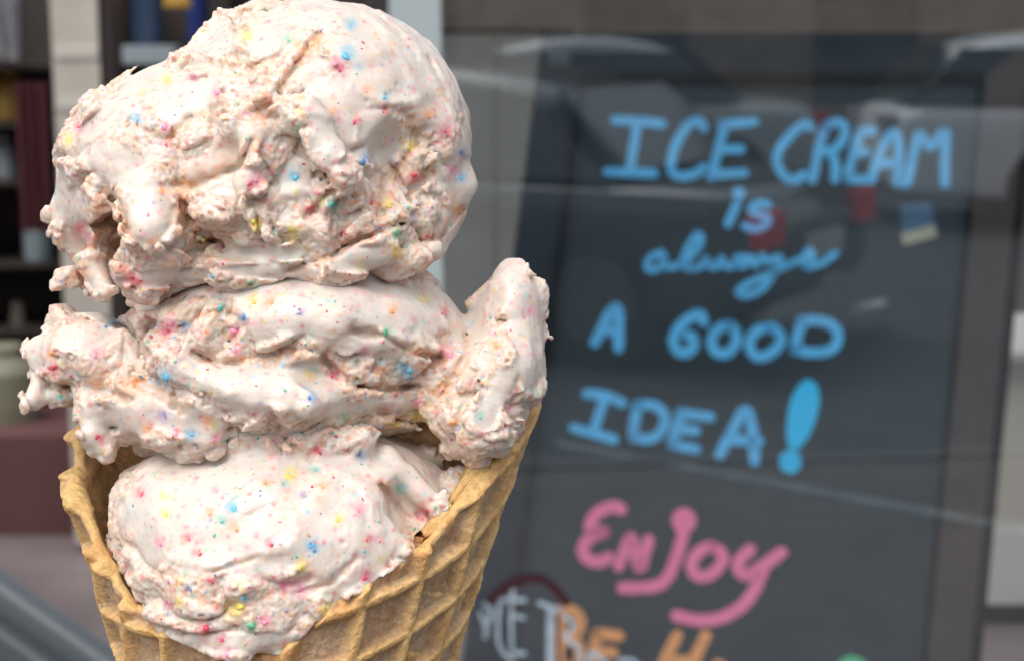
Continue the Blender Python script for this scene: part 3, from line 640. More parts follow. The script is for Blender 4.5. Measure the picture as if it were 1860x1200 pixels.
# shop interior shell
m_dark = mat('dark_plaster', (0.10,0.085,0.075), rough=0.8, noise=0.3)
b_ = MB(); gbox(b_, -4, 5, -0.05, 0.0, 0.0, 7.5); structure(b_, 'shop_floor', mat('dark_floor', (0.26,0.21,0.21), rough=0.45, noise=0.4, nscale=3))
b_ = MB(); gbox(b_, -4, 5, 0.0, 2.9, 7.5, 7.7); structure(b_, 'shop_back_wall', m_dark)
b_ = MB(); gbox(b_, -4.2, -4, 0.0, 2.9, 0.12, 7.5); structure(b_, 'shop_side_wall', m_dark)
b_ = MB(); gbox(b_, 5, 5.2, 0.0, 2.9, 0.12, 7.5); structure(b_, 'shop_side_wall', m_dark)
b_ = MB(); gbox(b_, -4.2, 5.2, 2.9, 3.0, 0.12, 1.5); gbox(b_, -4.2, 5.2, 2.9, 3.0, 7.0, 7.7); structure(b_, 'shop_ceiling', mat('ceiling', (0.2,0.19,0.18)))  # gap in the unseen ceiling added to let sky light into the shop

# the shop front: one building front with its window
uM0, uM1 = gu(697)[0], gu(797)[0]
shop = empty('shop_front', G(0, 0)); shop_o = G(0, 0)
tag(shop, 'shop front with a lettered reflecting window pane and a pale grey green upright', 'shop front')
def spart(mb, name, m, parent=None):
    mb.V = [tuple(np.array(v) - shop_o) for v in mb.V]; return mb.build(name, m, parent or shop)
m_frame = mat('painted_upright', (0.36,0.41,0.41), rough=0.4, noise=0.06)
m_jamb = mat('dark_jamb', (0.030,0.027,0.027), rough=0.35)
b_ = MB(); gbox(b_, uM0+0.006, uM1, 0.42, 2.4, -0.045, 0.05); spart(b_, 'window_upright', m_frame)
b_ = MB(); gbox(b_, uM0-0.014, uM0+0.006, 0.0, 2.4, -0.03, 0.06); spart(b_, 'door_jamb', m_jamb)
b_ = MB(); gbox(b_, 2.4, 2.5, 0.42, 2.4, -0.045, 0.05); spart(b_, 'window_upright', m_frame)
b_ = MB(); gbox(b_, uM0+0.006, 2.5, 0.0, 0.42, -0.06, 0.06); spart(b_, 'stall_riser', mat('riser', (0.05,0.06,0.07), rough=0.5))
b_ = MB(); gbox(b_, -4.2, 5.2, 2.4, 5.5, -0.1, 0.12); spart(b_, 'upper_wall', mat('render_wall', (0.35,0.32,0.29), noise=0.2, bump=0.3))
b_ = MB(); gbox(b_, -4.2, -1.25, 0.0, 2.4, -0.1, 0.12); spart(b_, 'side_wall', mat('render_wall_side', (0.30,0.28,0.26), noise=0.2, bump=0.3))
b_ = MB(); gbox(b_, 2.5, 5.2, 0.0, 2.4, -0.1, 0.12); spart(b_, 'side_wall', mat('render_wall_side', (0.30,0.28,0.26), noise=0.2, bump=0.3))
gm = bpy.data.materials.new('shop_glass'); gm.use_nodes = True; t = gm.node_tree; t.nodes.remove(t.nodes['Principled BSDF'])
lw = t.nodes.new('ShaderNodeLayerWeight'); lw.inputs[0].default_value = 0.5
pw = t.nodes.new('ShaderNodeMath'); pw.operation = 'POWER'; pw.inputs[1].default_value = 4.5; t.links.new(lw.outputs['Facing'], pw.inputs[0])
fr = t.nodes.new('ShaderNodeMapRange'); fr.inputs[3].default_value = 0.12; t.links.new(pw.outputs[0], fr.inputs[0])   # lightly coated shop glass
tr = t.nodes.new('ShaderNodeBsdfTransparent'); tr.inputs[0].default_value = (0.97,0.985,0.98,1)
gl = t.nodes.new('ShaderNodeBsdfGlossy'); gl.inputs['Roughness'].default_value = 0.0; gl.inputs[0].default_value = (0.93,0.97,1,1)
mx = t.nodes.new('ShaderNodeMixShader'); t.links.new(fr.outputs[0], mx.inputs[0]); t.links.new(tr.outputs[0], mx.inputs[1]); t.links.new(gl.outputs[0], mx.inputs[2]); t.links.new(mx.outputs[0], t.nodes['Material Output'].inputs[0])
b_ = MB(); gbox(b_, uM1, 2.4, 0.42, 2.4, 0.0, 0.006); pane = spart(b_, 'window_pane', gm)
# lettering on the pane: pale outlined letters with a dark drop shade, under a maroon arc
def ribbon(mb, pts, r, to3, nrm, thick, seg=10, smooth_pts=True):
    """flat round-ended marker stroke through 2d points, given a small real thickness"""
    P = [np.array(p, float) for p in pts]
    if smooth_pts and len(P) > 2:
        cl = np.linalg.norm(P[0] - P[-1]) < 1e-6; Q = []
        n = len(P)
        for i in range(n - 1):
            p0 = P[i - 1] if i > 0 else (P[-2] if cl else P[0]); p1, p2 = P[i], P[i + 1]; p3 = P[i + 2] if i + 2 < n else (P[1] if cl else P[-1])
            for k in range(6):
                s = k / 6; Q.append(0.5 * ((2*p1) + (-p0+p2)*s + (2*p0-5*p1+4*p2-p3)*s*s + (-p0+3*p1-3*p2+p3)*s**3))
        Q.append(P[-1]); P = Q
    # dense overlap-free outline: one loop around the whole stroke when open
    out = []
    T = [P[min(i + 1, len(P) - 1)] - P[max(i - 1, 0)] for i in range(len(P))]
    T = [t_ / (np.linalg.norm(t_) + 1e-9) for t_ in T]; Nn = [np.array([-t_[1], t_[0]]) for t_ in T]
    rr = [r * (1 + 0.07 * math.sin(i * 1.7 + P[0][0])) for i in range(len(P))]
    V2 = []
    for i, p in enumerate(P): V2 += [p + Nn[i] * rr[i], p - Nn[i] * rr[i]]
    V = [to3(*v) for v in V2] + [to3(*v) + nrm * thick for v in V2]
    n2 = len(V2); Fc = []
    for i in range(len(P) - 1):
        a, b2, c2, d2 = 2*i, 2*i+1, 2*i+3, 2*i+2
        Fc += [(n2+a, n2+b2, n2+c2, n2+d2), (a, d2, n2+d2, n2+a), (b2, n2+b2, n2+c2, c2)]
    mb.add(V, Fc)
    for i in (0, len(P) - 1):                  # round ends
        ring = [P[i] + rr[i] * 0.99 * np.array([math.cos(2*math.pi*k/14), math.sin(2*math.pi*k/14)]) for k in range(14)]
        V = [to3(*v) for v in ring] + [to3(*v) + nrm * thick * 1.15 for v in ring]
        mb.add(V, [tuple(range(14, 28))] + [(k, (k+1) % 14, 14 + (k+1) % 14, 14 + k) for k in range(14)])
gto = lambda ox, oy, f: (lambda x, y: on_plane(ox + x / f, oy + y / f, GN * (GD - 0.0005), GN))
m_let = mat('silver_leaf', (0.42,0.52,0.60), rough=0.3, metal=0.0, noise=0.35, nscale=60)
m_sh = mat('letter_shade', (0.01,0.01,0.014), rough=0.4)
m_arc = mat('maroon_vinyl', (0.04,0.010,0.015), rough=0.4)
f6 = gto(840, 1000, 3.72)
b_ = MB(); ribbon(b_, [(190,335),(300,240),(430,190),(540,195),(630,260),(700,345)], 30, f6, -GN, 0.0006); spart(b_, 'maroon_arc', m_arc)
for shade, strokes in (([[(302,360),(306,640)]], [[(345,270),(330,330),(330,600),(345,680),(415,690)],[(250,360),(240,480),(245,620),(290,700),(340,730)],[(260,330),(420,330)],[(360,440),(415,450)]]),
        ([[(643,450),(645,780)]], [[(520,350),(620,385),(670,400)],[(585,380),(580,800)],[(605,390),(605,800)],[(690,450),(740,470),(745,520),(700,570)],[(690,590),(780,650),(800,760)]]),
        ([[(735,690),(735,790)]], [[(870,680),(840,800)],[(900,690),(1000,790)],[(1060,740),(1130,735),(1180,760)]]),
        ([], [[(150,360),(190,400),(180,470),(150,500)],[(120,420),(160,520),(150,580)]])):
    b_ = MB(); [ribbon(b_, s_, 14, f6, -GN, 0.0006) for s_ in strokes]; lt = spart(b_, 'window_letter', m_let)
    if shade:
        b2_ = MB(); [ribbon(b2_, s_, 11, f6, -GN, 0.0004) for s_ in shade]; spart(b2_, 'letter_shade', m_sh, lt)
# small sticker on the inside of the pane
b_ = MB(); q = [on_plane(x, y, GN * (GD + 0.0075), GN) for x, y in ((1634,372),(1692,366),(1700,425),(1642,440))]; b_.prism(q, GN * 0, GN * 0.0008); stk = spart(b_, 'window_sticker', mat('sticker_blue', (0.07,0.13,0.22), rough=0.4))
b_ = MB(); q = [on_plane(x, y, GN * (GD + 0.0068), GN) for x, y in ((1636,425),(1698,408),(1702,430),(1642,446))]; b_.prism(q, GN * 0, GN * 0.0006); spart(b_, 'sticker_band', mat('sticker_cream', (0.34,0.34,0.27), rough=0.4), stk)

# ------------------------------------------------------------------ chalkboard sign behind the glass
byaw, blean = R(10), R(4)
BN = np.array([-math.sin(byaw) * math.cos(blean), math.cos(byaw) * math.cos(blean), -math.sin(blean)])      # away from the viewer
BP = wp(1400, 600, 2.46)
board = empty('chalkboard_sign', (BP[0], BP[1], 0.42)); BO = np.array([BP[0], BP[1], 0.42])
tag(board, 'dark framed chalkboard hand lettered in blue, pink and orange marker, standing behind the shop window', 'chalkboard')
def bpt(px, py, off=0.0):
    d = ray(px, py); return CAM + d * (np.dot(BP + BN * off - CAM, BN) / np.dot(d, BN))
def bpart(mb, name, m, parent=None):
    mb.V = [tuple(np.array(v) - BO) for v in mb.V]; return mb.build(name, m, parent or board)
def lx(x0, s, y): return x0 - s * (y - 60)
YB = 1560
Oo = {(0,0): (990,60), (1,0): (1886,60), (1,1): (lx(1886,.098,YB),YB), (0,1): (lx(990,.128,YB),YB)}
yi, yj = 140, YB - 90
Ii = {(0,0): (lx(1068,.128,yi),yi), (1,0): (lx(1796,.10,yi),yi), (1,1): (lx(1796,.10,yj),yj), (0,1): (lx(1068,.128,yj),yj)}
m_bf = mat('board_frame', (0.016,0.028,0.04), rough=0.35, noise=0.25, nscale=14)
m_bp = mat('slate_board', (0.022,0.038,0.050), rough=0.6, col2=(0.016,0.030,0.040), nscale=5)
def quadbar(a, b2, c2, d2, name, m, o0, o1):
    mb = MB(); mb.prism([bpt(*p, o0) for p in (a, b2, c2, d2)], BN * 0, BN * (o1 - o0)); return bpart(mb, name, m)
quadbar(Oo[0,0], Oo[1,0], Ii[1,0], Ii[0,0], 'frame_rail', m_bf, 0, 0.022)
quadbar(Oo[0,1], Oo[1,1], Ii[1,1], Ii[0,1], 'frame_rail', m_bf, 0, 0.022)
quadbar(Oo[0,0], Ii[0,0], Ii[0,1], Oo[0,1], 'frame_stile', m_bf, 0, 0.022)
quadbar(Oo[1,0], Ii[1,0], Ii[1,1], Oo[1,1], 'frame_stile', mat('board_frame_brown', (0.075,0.060,0.058), rough=0.4, noise=0.3, nscale=10), 0, 0.022)  # right stile in a browner tone than the other frame members
# black rebate round the writing panel and black outer edge bead
m_blk = mat('black_bead', (0.006,0.007,0.009), rough=0.3)
def bead(p, q, rpx, name='black_bead', o0=-0.003):
    mb = MB(); p, q = np.array(p, float), np.array(q, float); t_ = (q - p) / np.linalg.norm(q - p); n_ = np.array([-t_[1], t_[0]]) * rpx
    mb.prism([bpt(*v, o0) for v in (p + n_, q + n_, q - n_, p - n_)], BN * 0, BN * 0.012); return bpart(mb, name, m_blk)
bead(Ii[0,0], Ii[1,0], 8); bead(Ii[0,0], Ii[0,1], 6); bead(Ii[1,0], Ii[1,1], 3); bead(Oo[1,0], Oo[1,1], 8, o0=-0.004)
quadbar(Ii[0,0], Ii[1,0], Ii[1,1], Ii[0,1], 'writing_panel', m_bp, 0.006, 0.015)
panel = [o for o in board.children if o.name.startswith('writing_panel')] if False else None
# rear leg frame of the easel and feet
mb = MB()
for x0 in (1060, 1740):
    a_, b2_ = bpt(x0, 200, 0.03), bpt(lx(x0, .115, YB), YB, 0.03) + np.array([0, 0.42, 0])
    mb.prism([a_, a_ + RT * 0.035, b2_ + RT * 0.035, b2_], np.array([0,0,0]), np.array([0,0.02,0]))
bpart(mb, 'rear_leg_frame', m_bf)
def chalk(name, h, rough=0.75, l2=0.7):
    c_ = hexc(h); return mat(name, c_, rough=rough, col2=tuple(x * l2 for x in c_[:3]), nscale=45)
m_blue = chalk('blue_marker', '62c4ff', l2=0.8); m_blue2 = chalk('bright_blue_marker', '2cc4ff', l2=0.95)
m_pink = chalk('pink_marker', 'ff86b4', l2=0.88); m_or = chalk('orange_marker', 'ffb070', l2=0.8); m_gr = chalk('green_marker', '62d29a', l2=0.8)
def bto(ox, oy, f): return lambda x, y: bpt(ox + x / f, oy + y / f, 0.0055)
Z1, Z2, Z3, Z4, Z5, Z6 = bto(1060,180,4.615), bto(1380,180,4.615), bto(1150,400,4.615), bto(1010,540,3.75), bto(1200,560,3.872), bto(1020,890,3.87)
def letter(name, m, tr_, r, strokes, dots=(), polys=()):
    mb = MB(); r = r * 0.93
    for s_ in strokes: ribbon(mb, s_, r, tr_, -BN, 0.0009)
    for (cx, cy, rr) in dots:
        ring = [(cx + rr * math.cos(k * 0.3142), cy + rr * 1.05 * math.sin(k * 0.3142)) for k in range(20)]
        mb.prism([tr_(*v) for v in ring], BN * 0, -BN * 0.0011)
    for pl in polys: mb.prism([tr_(*v) for v in pl], BN * 0, -BN * 0.0010)
    return bpart(mb, 'chalk_letter', m)
B = 42
letter('I', m_blue, Z1, B, [[(265,180),(450,187),(655,210)],[(450,200),(420,400),(385,610)],[(200,610),(585,625)]])
letter('C', m_blue, Z1, B, [[(1010,245),(960,185),(870,230),(780,370),(735,520),(750,620),(830,650),(950,620),(1000,570)]])
letter('E', m_blue, Z1, B, [[(1165,215),(1430,192)],[(1180,220),(1130,420),(1070,650)],[(1140,425),(1320,420)],[(1090,635),(1345,620)]])
letter('C', m_blue, Z2, B, [[(420,240),(370,210),(260,300),(160,430),(145,540),(200,640),(290,680),(360,640)]])
letter('R', m_blue, Z2, B, [[(550,230),(500,400),(440,680)],[(550,230),(660,195),(715,260),(680,370),(600,430),(510,440)],[(600,440),(635,560),(630,680)]])
letter('E', m_blue, Z2, B, [[(840,270),(950,270)],[(840,280),(780,480),(735,655)],[(800,460),(890,445)],[(740,675),(870,675)]])
letter('A', m_blue, Z2, B, [[(930,680),(1010,450),(1090,300),(1150,310),(1170,480),(1150,700)],[(1020,545),(1150,530)]])
letter('M', m_blue, Z2, B, [[(1180,700),(1235,690),(1290,450),(1340,300),(1430,400),(1530,285)],[(1560,290),(1552,500),(1552,710)]])
letter('i', m_blue, Z1, 38, [[(1285,880),(1250,960),(1210,1050)]], dots=[(1300,790,52)])
letter('s', m_blue, Z1, 36, [[(1550,890),(1480,875),(1410,915),(1430,960),(1530,985),(1540,1040),(1450,1090),(1350,1065)]])
letter('a', m_blue, Z3, 31, [[(240,275),(150,310),(115,380),(150,420),(230,385),(255,290),(262,350),(300,395),(400,370)]])
letter('l', m_blue, Z3, 30, [[(400,370),(460,230),(530,125),(570,140),(550,220),(470,320),(430,390),(490,412)]])
letter('w', m_blue, Z3, 31, [[(490,412),(580,380),(610,320),(640,380),(700,390),(740,320),(780,390),(850,370),(870,310)]])
letter('a', m_blue, Z3, 31, [[(1000,320),(900,315),(860,360),(920,385),(1010,330),(1030,380)]])
letter('y', m_blue, Z3, 33, [[(1080,300),(1110,345),(1230,315),(1185,430),(1080,570),(950,630),(880,600),(960,535),(1100,470),(1300,370)]])
letter('s', m_blue, Z3, 31, [[(1300,370),(1420,320),(1480,250),(1500,330),(1440,385),(1560,370),(1700,275)]])
letter('A', m_blue, Z4, 38, [[(265,305),(320,200),(375,95),(425,95),(425,345)],[(325,225),(425,232)]])
letter('G', m_blue, Z3, 48, [[(590,850),(560,790),(470,820),(375,910),(338,1010),(370,1090),(440,1108),(505,1060),(500,985),(460,965)]])
letter('O', m_blue, Z3, 46, [[(800,880),(695,925),(655,1020),(700,1105),(790,1110),(855,1040),(862,940),(800,880)]])
letter('O', m_blue, Z5, 39, [[(760,135),(665,165),(622,250),(655,325),(720,338),(810,285),(848,205),(800,145),(760,135)]])
letter('D', m_blue, Z5, 39, [[(990,95),(960,200),(945,290)],[(945,292),(1100,308),(1210,280),(1250,190),(1200,115),(1100,85),(990,92)]])
letter('I', m_blue, Z4, 38, [[(210,652),(340,668),(455,718)],[(330,690),(260,890)],[(118,885),(390,962)]])
letter('D', m_blue, Z4, 38, [[(555,732),(520,945)],[(522,948),(640,960),(720,900),(740,805),(670,735),(555,730)]])
letter('E', m_blue, Z4, 38, [[(845,785),(1050,812)],[(850,795),(790,1000)],[(825,892),(950,905)],[(795,1000),(955,1030)]])
letter('A', m_blue, Z4, 39, [[(1115,1065),(1200,905),(1290,765),(1338,900),(1352,1110)],[(1195,965),(1380,978)]])
letter('!', m_blue2, Z5, 38, [], dots=[(910,1075,78)], polys=[[(1045,492),(985,520),(925,610),(893,730),(882,880),(895,960),(925,1000),(975,985),(1045,890),(1095,770),(1118,640),(1100,535)]])
letter('E', m_pink, Z6, 46, [[(415,130),(360,112),(255,155),(200,240),(225,285),(295,290)],[(295,292),(195,332),(150,410),(182,480),(270,500),(325,470)]])
letter('n', m_pink, Z6, 42, [[(400,535),(490,325),(548,550),(612,345)]])
letter('j', m_pink, Z6, 46, [[(850,320),(810,460),(740,615),(640,675),(425,685)]], dots=[(860,210,86)])
letter('o', m_pink, Z6, 44, [[(1060,395),(965,432),(912,520),(945,595),(1030,598),(1105,540),(1135,460),(1060,395)]])
letter('y', m_pink, Z6, 46, [[(1325,415),(1250,490),(1245,560),(1305,595),(1400,540),(1545,435)],[(1420,545),(1345,715),(1250,825),(1100,900),(950,910),(808,880)]])
letter('B', m_or, Z6, 42, [[(-10,845),(60,835),(120,880),(128,960),(70,1040),(0,1050)],[(0,850),(-30,1250)],[(70,1045),(130,1110),(100,1210),(-20,1250)]])
letter('E', m_or, Z6, 44, [[(255,1002),(405,1022)],[(250,1010),(230,1120),(200,1270)],[(230,1130),(360,1140)],[(200,1270),(360,1280)]])
letter('H', m_or, Z6, 42, [[(815,1015),(740,1160),(660,1330)],[(1012,1020),(930,1190),(850,1360)],[(735,1195),(910,1200)]])
letter('A', m_or, Z6, 42, [[(1040,1330),(1105,1222),(1150,1330)]])
letter('P', m_gr, Z6, 46, [[(1960,1300),(2000,1215),(2080,1215),(2110,1290),(2000,1340)]])

plat = MB(); gbox(plat, -0.35, 2.3, 0.0, 0.36, 0.07, 1.05); po = plat.build('display_platform', mat('platform_wood', (0.12,0.09,0.07), rough=0.5, noise=0.3)); tag(po, 'low dark window platform under the chalkboard sign', 'platform')

# grey folding screen behind the board
def vbox(px0, px1, py0, py1, depth, thick, bev=0.0):
    a, b2 = wp(px0, py1, depth), wp(px1, py0, depth)
    # upright box facing the camera: same width and height, standing on its real spot
    mb = MB(); mb.box((a[0], a[1], a[2]), (b2[0], a[1] + thick, b2[2] + 0.0), bev); return mb
def wpz(px, py, y):
    """point on the vertical plane y = const"""
    d = ray(px, py); return CAM + d * ((y - CAM[1]) / d[1])
def ybox(px0, px1, py0, py1, y, thick, z0=None, bev=0.0):
    a, b2 = wpz(px0, py1, y), wpz(px1, py0, y); mb = MB(); mb.box((a[0], y, a[2] if z0 is None else z0), (b2[0], y + thick, b2[2]), bev); return mb
th_ = empty('grey_screen', (0.05, 3.5, 0)); tag(th_, 'tall plain grey screen standing behind the left edge of the chalkboard', 'screen')
def child(mb, parent, name, m):
    o_ = np.array(parent.location); mb.V = [tuple(np.array(v) - o_) for v in mb.V]; return mb.build(name, m, parent)
m_scr = mat('grey_fabric', (0.55,0.54,0.51), rough=0.9, noise=0.25, nscale=3)
child(ybox(770, 900, 62, 1300, 3.5, 0.03, z0=0.03, bev=0.004), th_, 'screen_panel', m_scr)
child(ybox(903, 1035, 60, 1300, 3.5, 0.03, z0=0.03, bev=0.004), th_, 'screen_panel', m_scr)
child(ybox(765, 1040, 52, 60, 3.49, 0.05, z0=None), th_, 'top_rail', m_jamb)
for x_ in (-0.15, 0.05):
    mb = MB(); mb.box((x_,3.42,0),(x_+0.05,3.62,0.03)); child(mb, th_, 'foot', m_jamb)

# pale counter to the right of the board
th_ = empty('pale_counter', (1.9, 5.0, 0)); tag(th_, 'pale cabinet deep in the shop, showing past the right edge of the chalkboard', 'cabinet')
child(ybox(1740, 2700, 965, 1100, 4.9, 0.6, z0=0.06, bev=0.01), th_, 'base_panel', mat('cab_white', (0.85,0.87,0.86), rough=0.5, noise=0.1))
child(ybox(1740, 2700, 660, 962, 4.91, 0.58), th_, 'drawer_front', mat('cab_beige', (0.78,0.74,0.65), rough=0.5, noise=0.15, nscale=3))
child(ybox(1735, 2710, 640, 658, 4.88, 0.64), th_, 'counter_top', mat('cab_top', (0.6,0.58,0.55), rough=0.4))
mb = MB(); mb.box((1.2,4.95,0),(3.4,5.5,0.058)); child(mb, th_, 'plinth', m_jamb)

# door opening on the left: cream post
def leaning_bar(p0, p1, wpx, depth, thick):
    a, b2 = wp(*p0, depth), wp(*p1, depth); hw = wpx / 2 * depth / FPX; mb = MB()
    mb.prism([a - RT * hw, a + RT * hw, b2 + RT * hw, b2 - RT * hw], np.zeros(3), np.array([0, thick, 0])); return mb
th_ = empty('cream_post', wpz(185, 985, 5.6) * np.array([1,1,0])); tag(th_, 'cream painted post inside the open doorway, left of the top scoop', 'post')
def lbar(p0, p1, wpx, y, thick, side=0.0):
    a, b2 = wpz(*p0, y), wpz(*p1, y); hw = wpx / 2 * y / FPX; mb = MB(); a = a + RT * side * y / FPX; b2 = b2 + RT * side * y / FPX; b2[2] = max(b2[2], 0.002)
    mb.prism([a - RT * hw, a + RT * hw, b2 + RT * hw, b2 - RT * hw], np.zeros(3), np.array([0, thick, 0])); return mb
child(lbar((105,-600), (178,985), 84, 5.6, 0.13), th_, 'post_shaft', mat('cream_paint', (0.78,0.74,0.64), rough=0.5, col2=(0.64,0.61,0.54), nscale=5))
child(lbar((105,-600), (178,985), 26, 5.61, 0.12, 56), th_, 'edge_strip', mat('brown_edge', (0.055,0.042,0.038), rough=0.5))
for y_, x_ in ((96, 137), (190, 141)):
    p = wpz(x_, y_, 5.595); mb = MB(); mb.box((p[0]-0.06, p[1]-0.0, p[2]-0.016), (p[0]+0.06, p[1]+0.006, p[2]+0.016)); child(mb, th_, 'joint_band', mat('band', (0.80,0.77,0.69), rough=0.4))

# things inside the dark shop, seen through the doorway
def simple(mb, name, m, label, cat, group=None):
    P = np.array(mb.V); o = np.array([(P[:,0].min()+P[:,0].max())/2, (P[:,1].min()+P[:,1].max())/2, P[:,2].min()])
    mb.V = [tuple(v - o) for v in P]; return tag(mb.build(name, m, loc=o), label, cat, group)
def stand(name, label, cat, Y, x0, x1, ztop, parts):
    e = empty(name, ((x0+x1)/2, Y, 0)); tag(e, label, cat)
    for (pn, mb, m_) in parts: child(mb, e, pn, m_)
    return e
def hang_cloth(px0, px1, py0, py1, y, m_, name):
    a, b2 = wpz(px0, py1, y), wpz(px1, py0, y); mb = MB(); n = 18; V = []
    for j in range(6):
        z = a[2] + (b2[2] - a[2]) * j / 5
        for i in range(n):
            s = i / (n - 1); V.append((a[0] + (b2[0] - a[0]) * s, y + 0.02 * math.sin(s * 19 + j * 0.4), z))
    for j in range(6):
        for i in range(n): pass
    k = len(V); V += [(x, yy + 0.012, z) for x, yy, z in V]
    Fc = [(j*n+i, j*n+i+1, (j+1)*n+i+1, (j+1)*n+i) for j in range(5) for i in range(n-1)]
    Fc += [(k+j*n+i, k+(j+1)*n+i, k+(j+1)*n+i+1, k+j*n+i+1) for j in range(5) for i in range(n-1)]
    mb.add(V, Fc); return mb
simple(hang_cloth(36, 84, 150, 420, 6.2, None, ''), 'hanging_cloth', mat('maroon_cloth', (0.13,0.035,0.045), rough=0.9), 'dark maroon cloth hanging in the doorway left of the cream post', 'cloth')
simple(hang_cloth(-40, 28, -40, 110, 6.2, None, ''), 'hanging_cloth', mat('grey_cloth', (0.42,0.42,0.44), rough=0.9, noise=0.4), 'light grey cloth hanging at the top left corner of the doorway', 'cloth')
def vase(px, py_top, py_bot, wpx, y, prof):
    a, b2 = wpz(px, py_bot, y), wpz(px, py_top, y); hw = wpx / 2 * y / FPX; H_ = b2[2] - a[2]; mb = MB()
    mb.lathe([(r_ * hw, z_ * H_) for r_, z_ in prof], 20, 'z', (a[0], y, a[2])); return mb
jar = [(0.7,0),(0.95,0.08),(1,0.3),(1,0.7),(0.8,0.82),(0.6,0.86),(0.62,0.98),(0.55,1)]
SY = 6.42
simple(vase(20, 125, 223, 60, SY, jar), 'ochre_jar', mat('ochre_glaze', (0.38,0.24,0.06), rough=0.4), 'brownish yellow jar on the shelf at the far left of the doorway', 'jar')
simple(vase(72, 392, 478, 56, SY, jar), 'glass_jar', mat('steel_blue', (0.30,0.37,0.40), rough=0.3), 'dull steel blue jar on a lower shelf, just left of the cream post', 'jar')
simple(vase(8, 245, 328, 50, SY, jar), 'glass_jar', mat('pale_blue_jar', (0.38,0.43,0.47), rough=0.3), 'pale bluish jar at the left picture edge, one shelf under the brownish yellow jar', 'jar')
simple(vase(12, 625, 780, 120, 6.05, jar), 'stone_pot', mat('olive_pot', (0.27,0.27,0.19), rough=0.6), 'squat olive grey pot low on the left, standing on the maroon step', 'pot')
bk = random.Random(8)
for bx_, yb_, lab in ((-30,328,'far left edge'),(46,328,'far left'),(196,222,'right of the cream post'),(232,222,'second past the cream post'),(190,328,'two boards under the metal tray'),(238,328,'near the top scoop'),(34,598,'over the olive grey pot')):
    h_, cc_ = bk.uniform(50, 80), bk.choice([(0.16,0.12,0.09),(0.10,0.13,0.15),(0.20,0.18,0.15),(0.14,0.07,0.06)])
    cn_ = {(0.16,0.12,0.09):'brown',(0.10,0.13,0.15):'slate',(0.20,0.18,0.15):'beige',(0.14,0.07,0.06):'russet'}[cc_]
    simple(vase(bx_, yb_ - h_, yb_, bk.uniform(22, 34), SY, [(0.9,0),(1,0.05),(1,0.85),(0.8,0.9),(0.8,1)]), 'tin', mat('tin_' + cn_, cc_, rough=0.4), 'blurred %s tin on a shelf board, %s' % (cn_, lab), 'tin', 'tins on the dark shelves')
sh = empty('wall_shelf', (-0.9, 6.5, 0)); tag(sh, 'dark shelf unit inside the shop, between the cream post and the top scoop', 'shelf')
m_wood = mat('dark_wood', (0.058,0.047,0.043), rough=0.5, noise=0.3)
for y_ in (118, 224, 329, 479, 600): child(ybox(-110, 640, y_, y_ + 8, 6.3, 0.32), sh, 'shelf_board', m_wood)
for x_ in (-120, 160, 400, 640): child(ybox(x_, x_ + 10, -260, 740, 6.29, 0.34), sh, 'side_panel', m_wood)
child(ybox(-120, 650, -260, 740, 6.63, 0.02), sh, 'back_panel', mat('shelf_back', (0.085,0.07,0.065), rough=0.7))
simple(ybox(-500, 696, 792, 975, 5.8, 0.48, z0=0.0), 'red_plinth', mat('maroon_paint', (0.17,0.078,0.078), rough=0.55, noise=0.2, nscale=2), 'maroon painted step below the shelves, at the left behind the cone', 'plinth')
simple(ybox(186, 318, 84, 116, 6.26, 0.14, bev=0.01), 'metal_tray', mat('tray_steel', (0.40,0.47,0.50), rough=0.35), 'blue grey metal tray on the shelf right of the cream post', 'tray')
simple(vase(211, -60, 116, 34, 6.46, [(0.8,0),(1,0.05),(1,0.6),(0.4,0.75),(0.35,1)]), 'bottle', mat('brown_bottle', (0.17,0.095,0.065), rough=0.35), 'brown bottle on the shelf, nearest the cream post', 'bottle')
simple(vase(268, -70, 116, 60, 6.48, [(0.9,0),(1,0.05),(1,0.7),(0.5,0.8),(0.45,1)]), 'bottle', mat('navy_bottle', (0.06,0.095,0.17), rough=0.3), 'wide slate blue bottle on the shelf behind the metal tray', 'bottle')
simple(vase(362, -50, 116, 40, 6.46, [(0.9,0),(1,0.05),(1,0.75),(0.5,0.85),(0.4,1)]), 'bottle', mat('deep_blue_bottle', (0.03,0.05,0.2), rough=0.3), 'deep blue bottle on the shelf close to the top scoop', 'bottle')
lamp = empty('pendant_lamp', wpz(322, 10, 6.0)); tag(lamp, 'unlit amber shaded lamp hanging at the top edge left of the top scoop', 'lamp')
child(vase(322, -30, 14, 52, 6.0, [(1,0),(0.95,0.25),(0.6,0.7),(0.2,1)]), lamp, 'lamp_shade', mat('amber_shade', (0.6,0.34,0.05), rough=0.4))
child(vase(322, -620, -30, 3, 6.0, [(1,0),(1,1)]), lamp, 'cord', m_jamb)
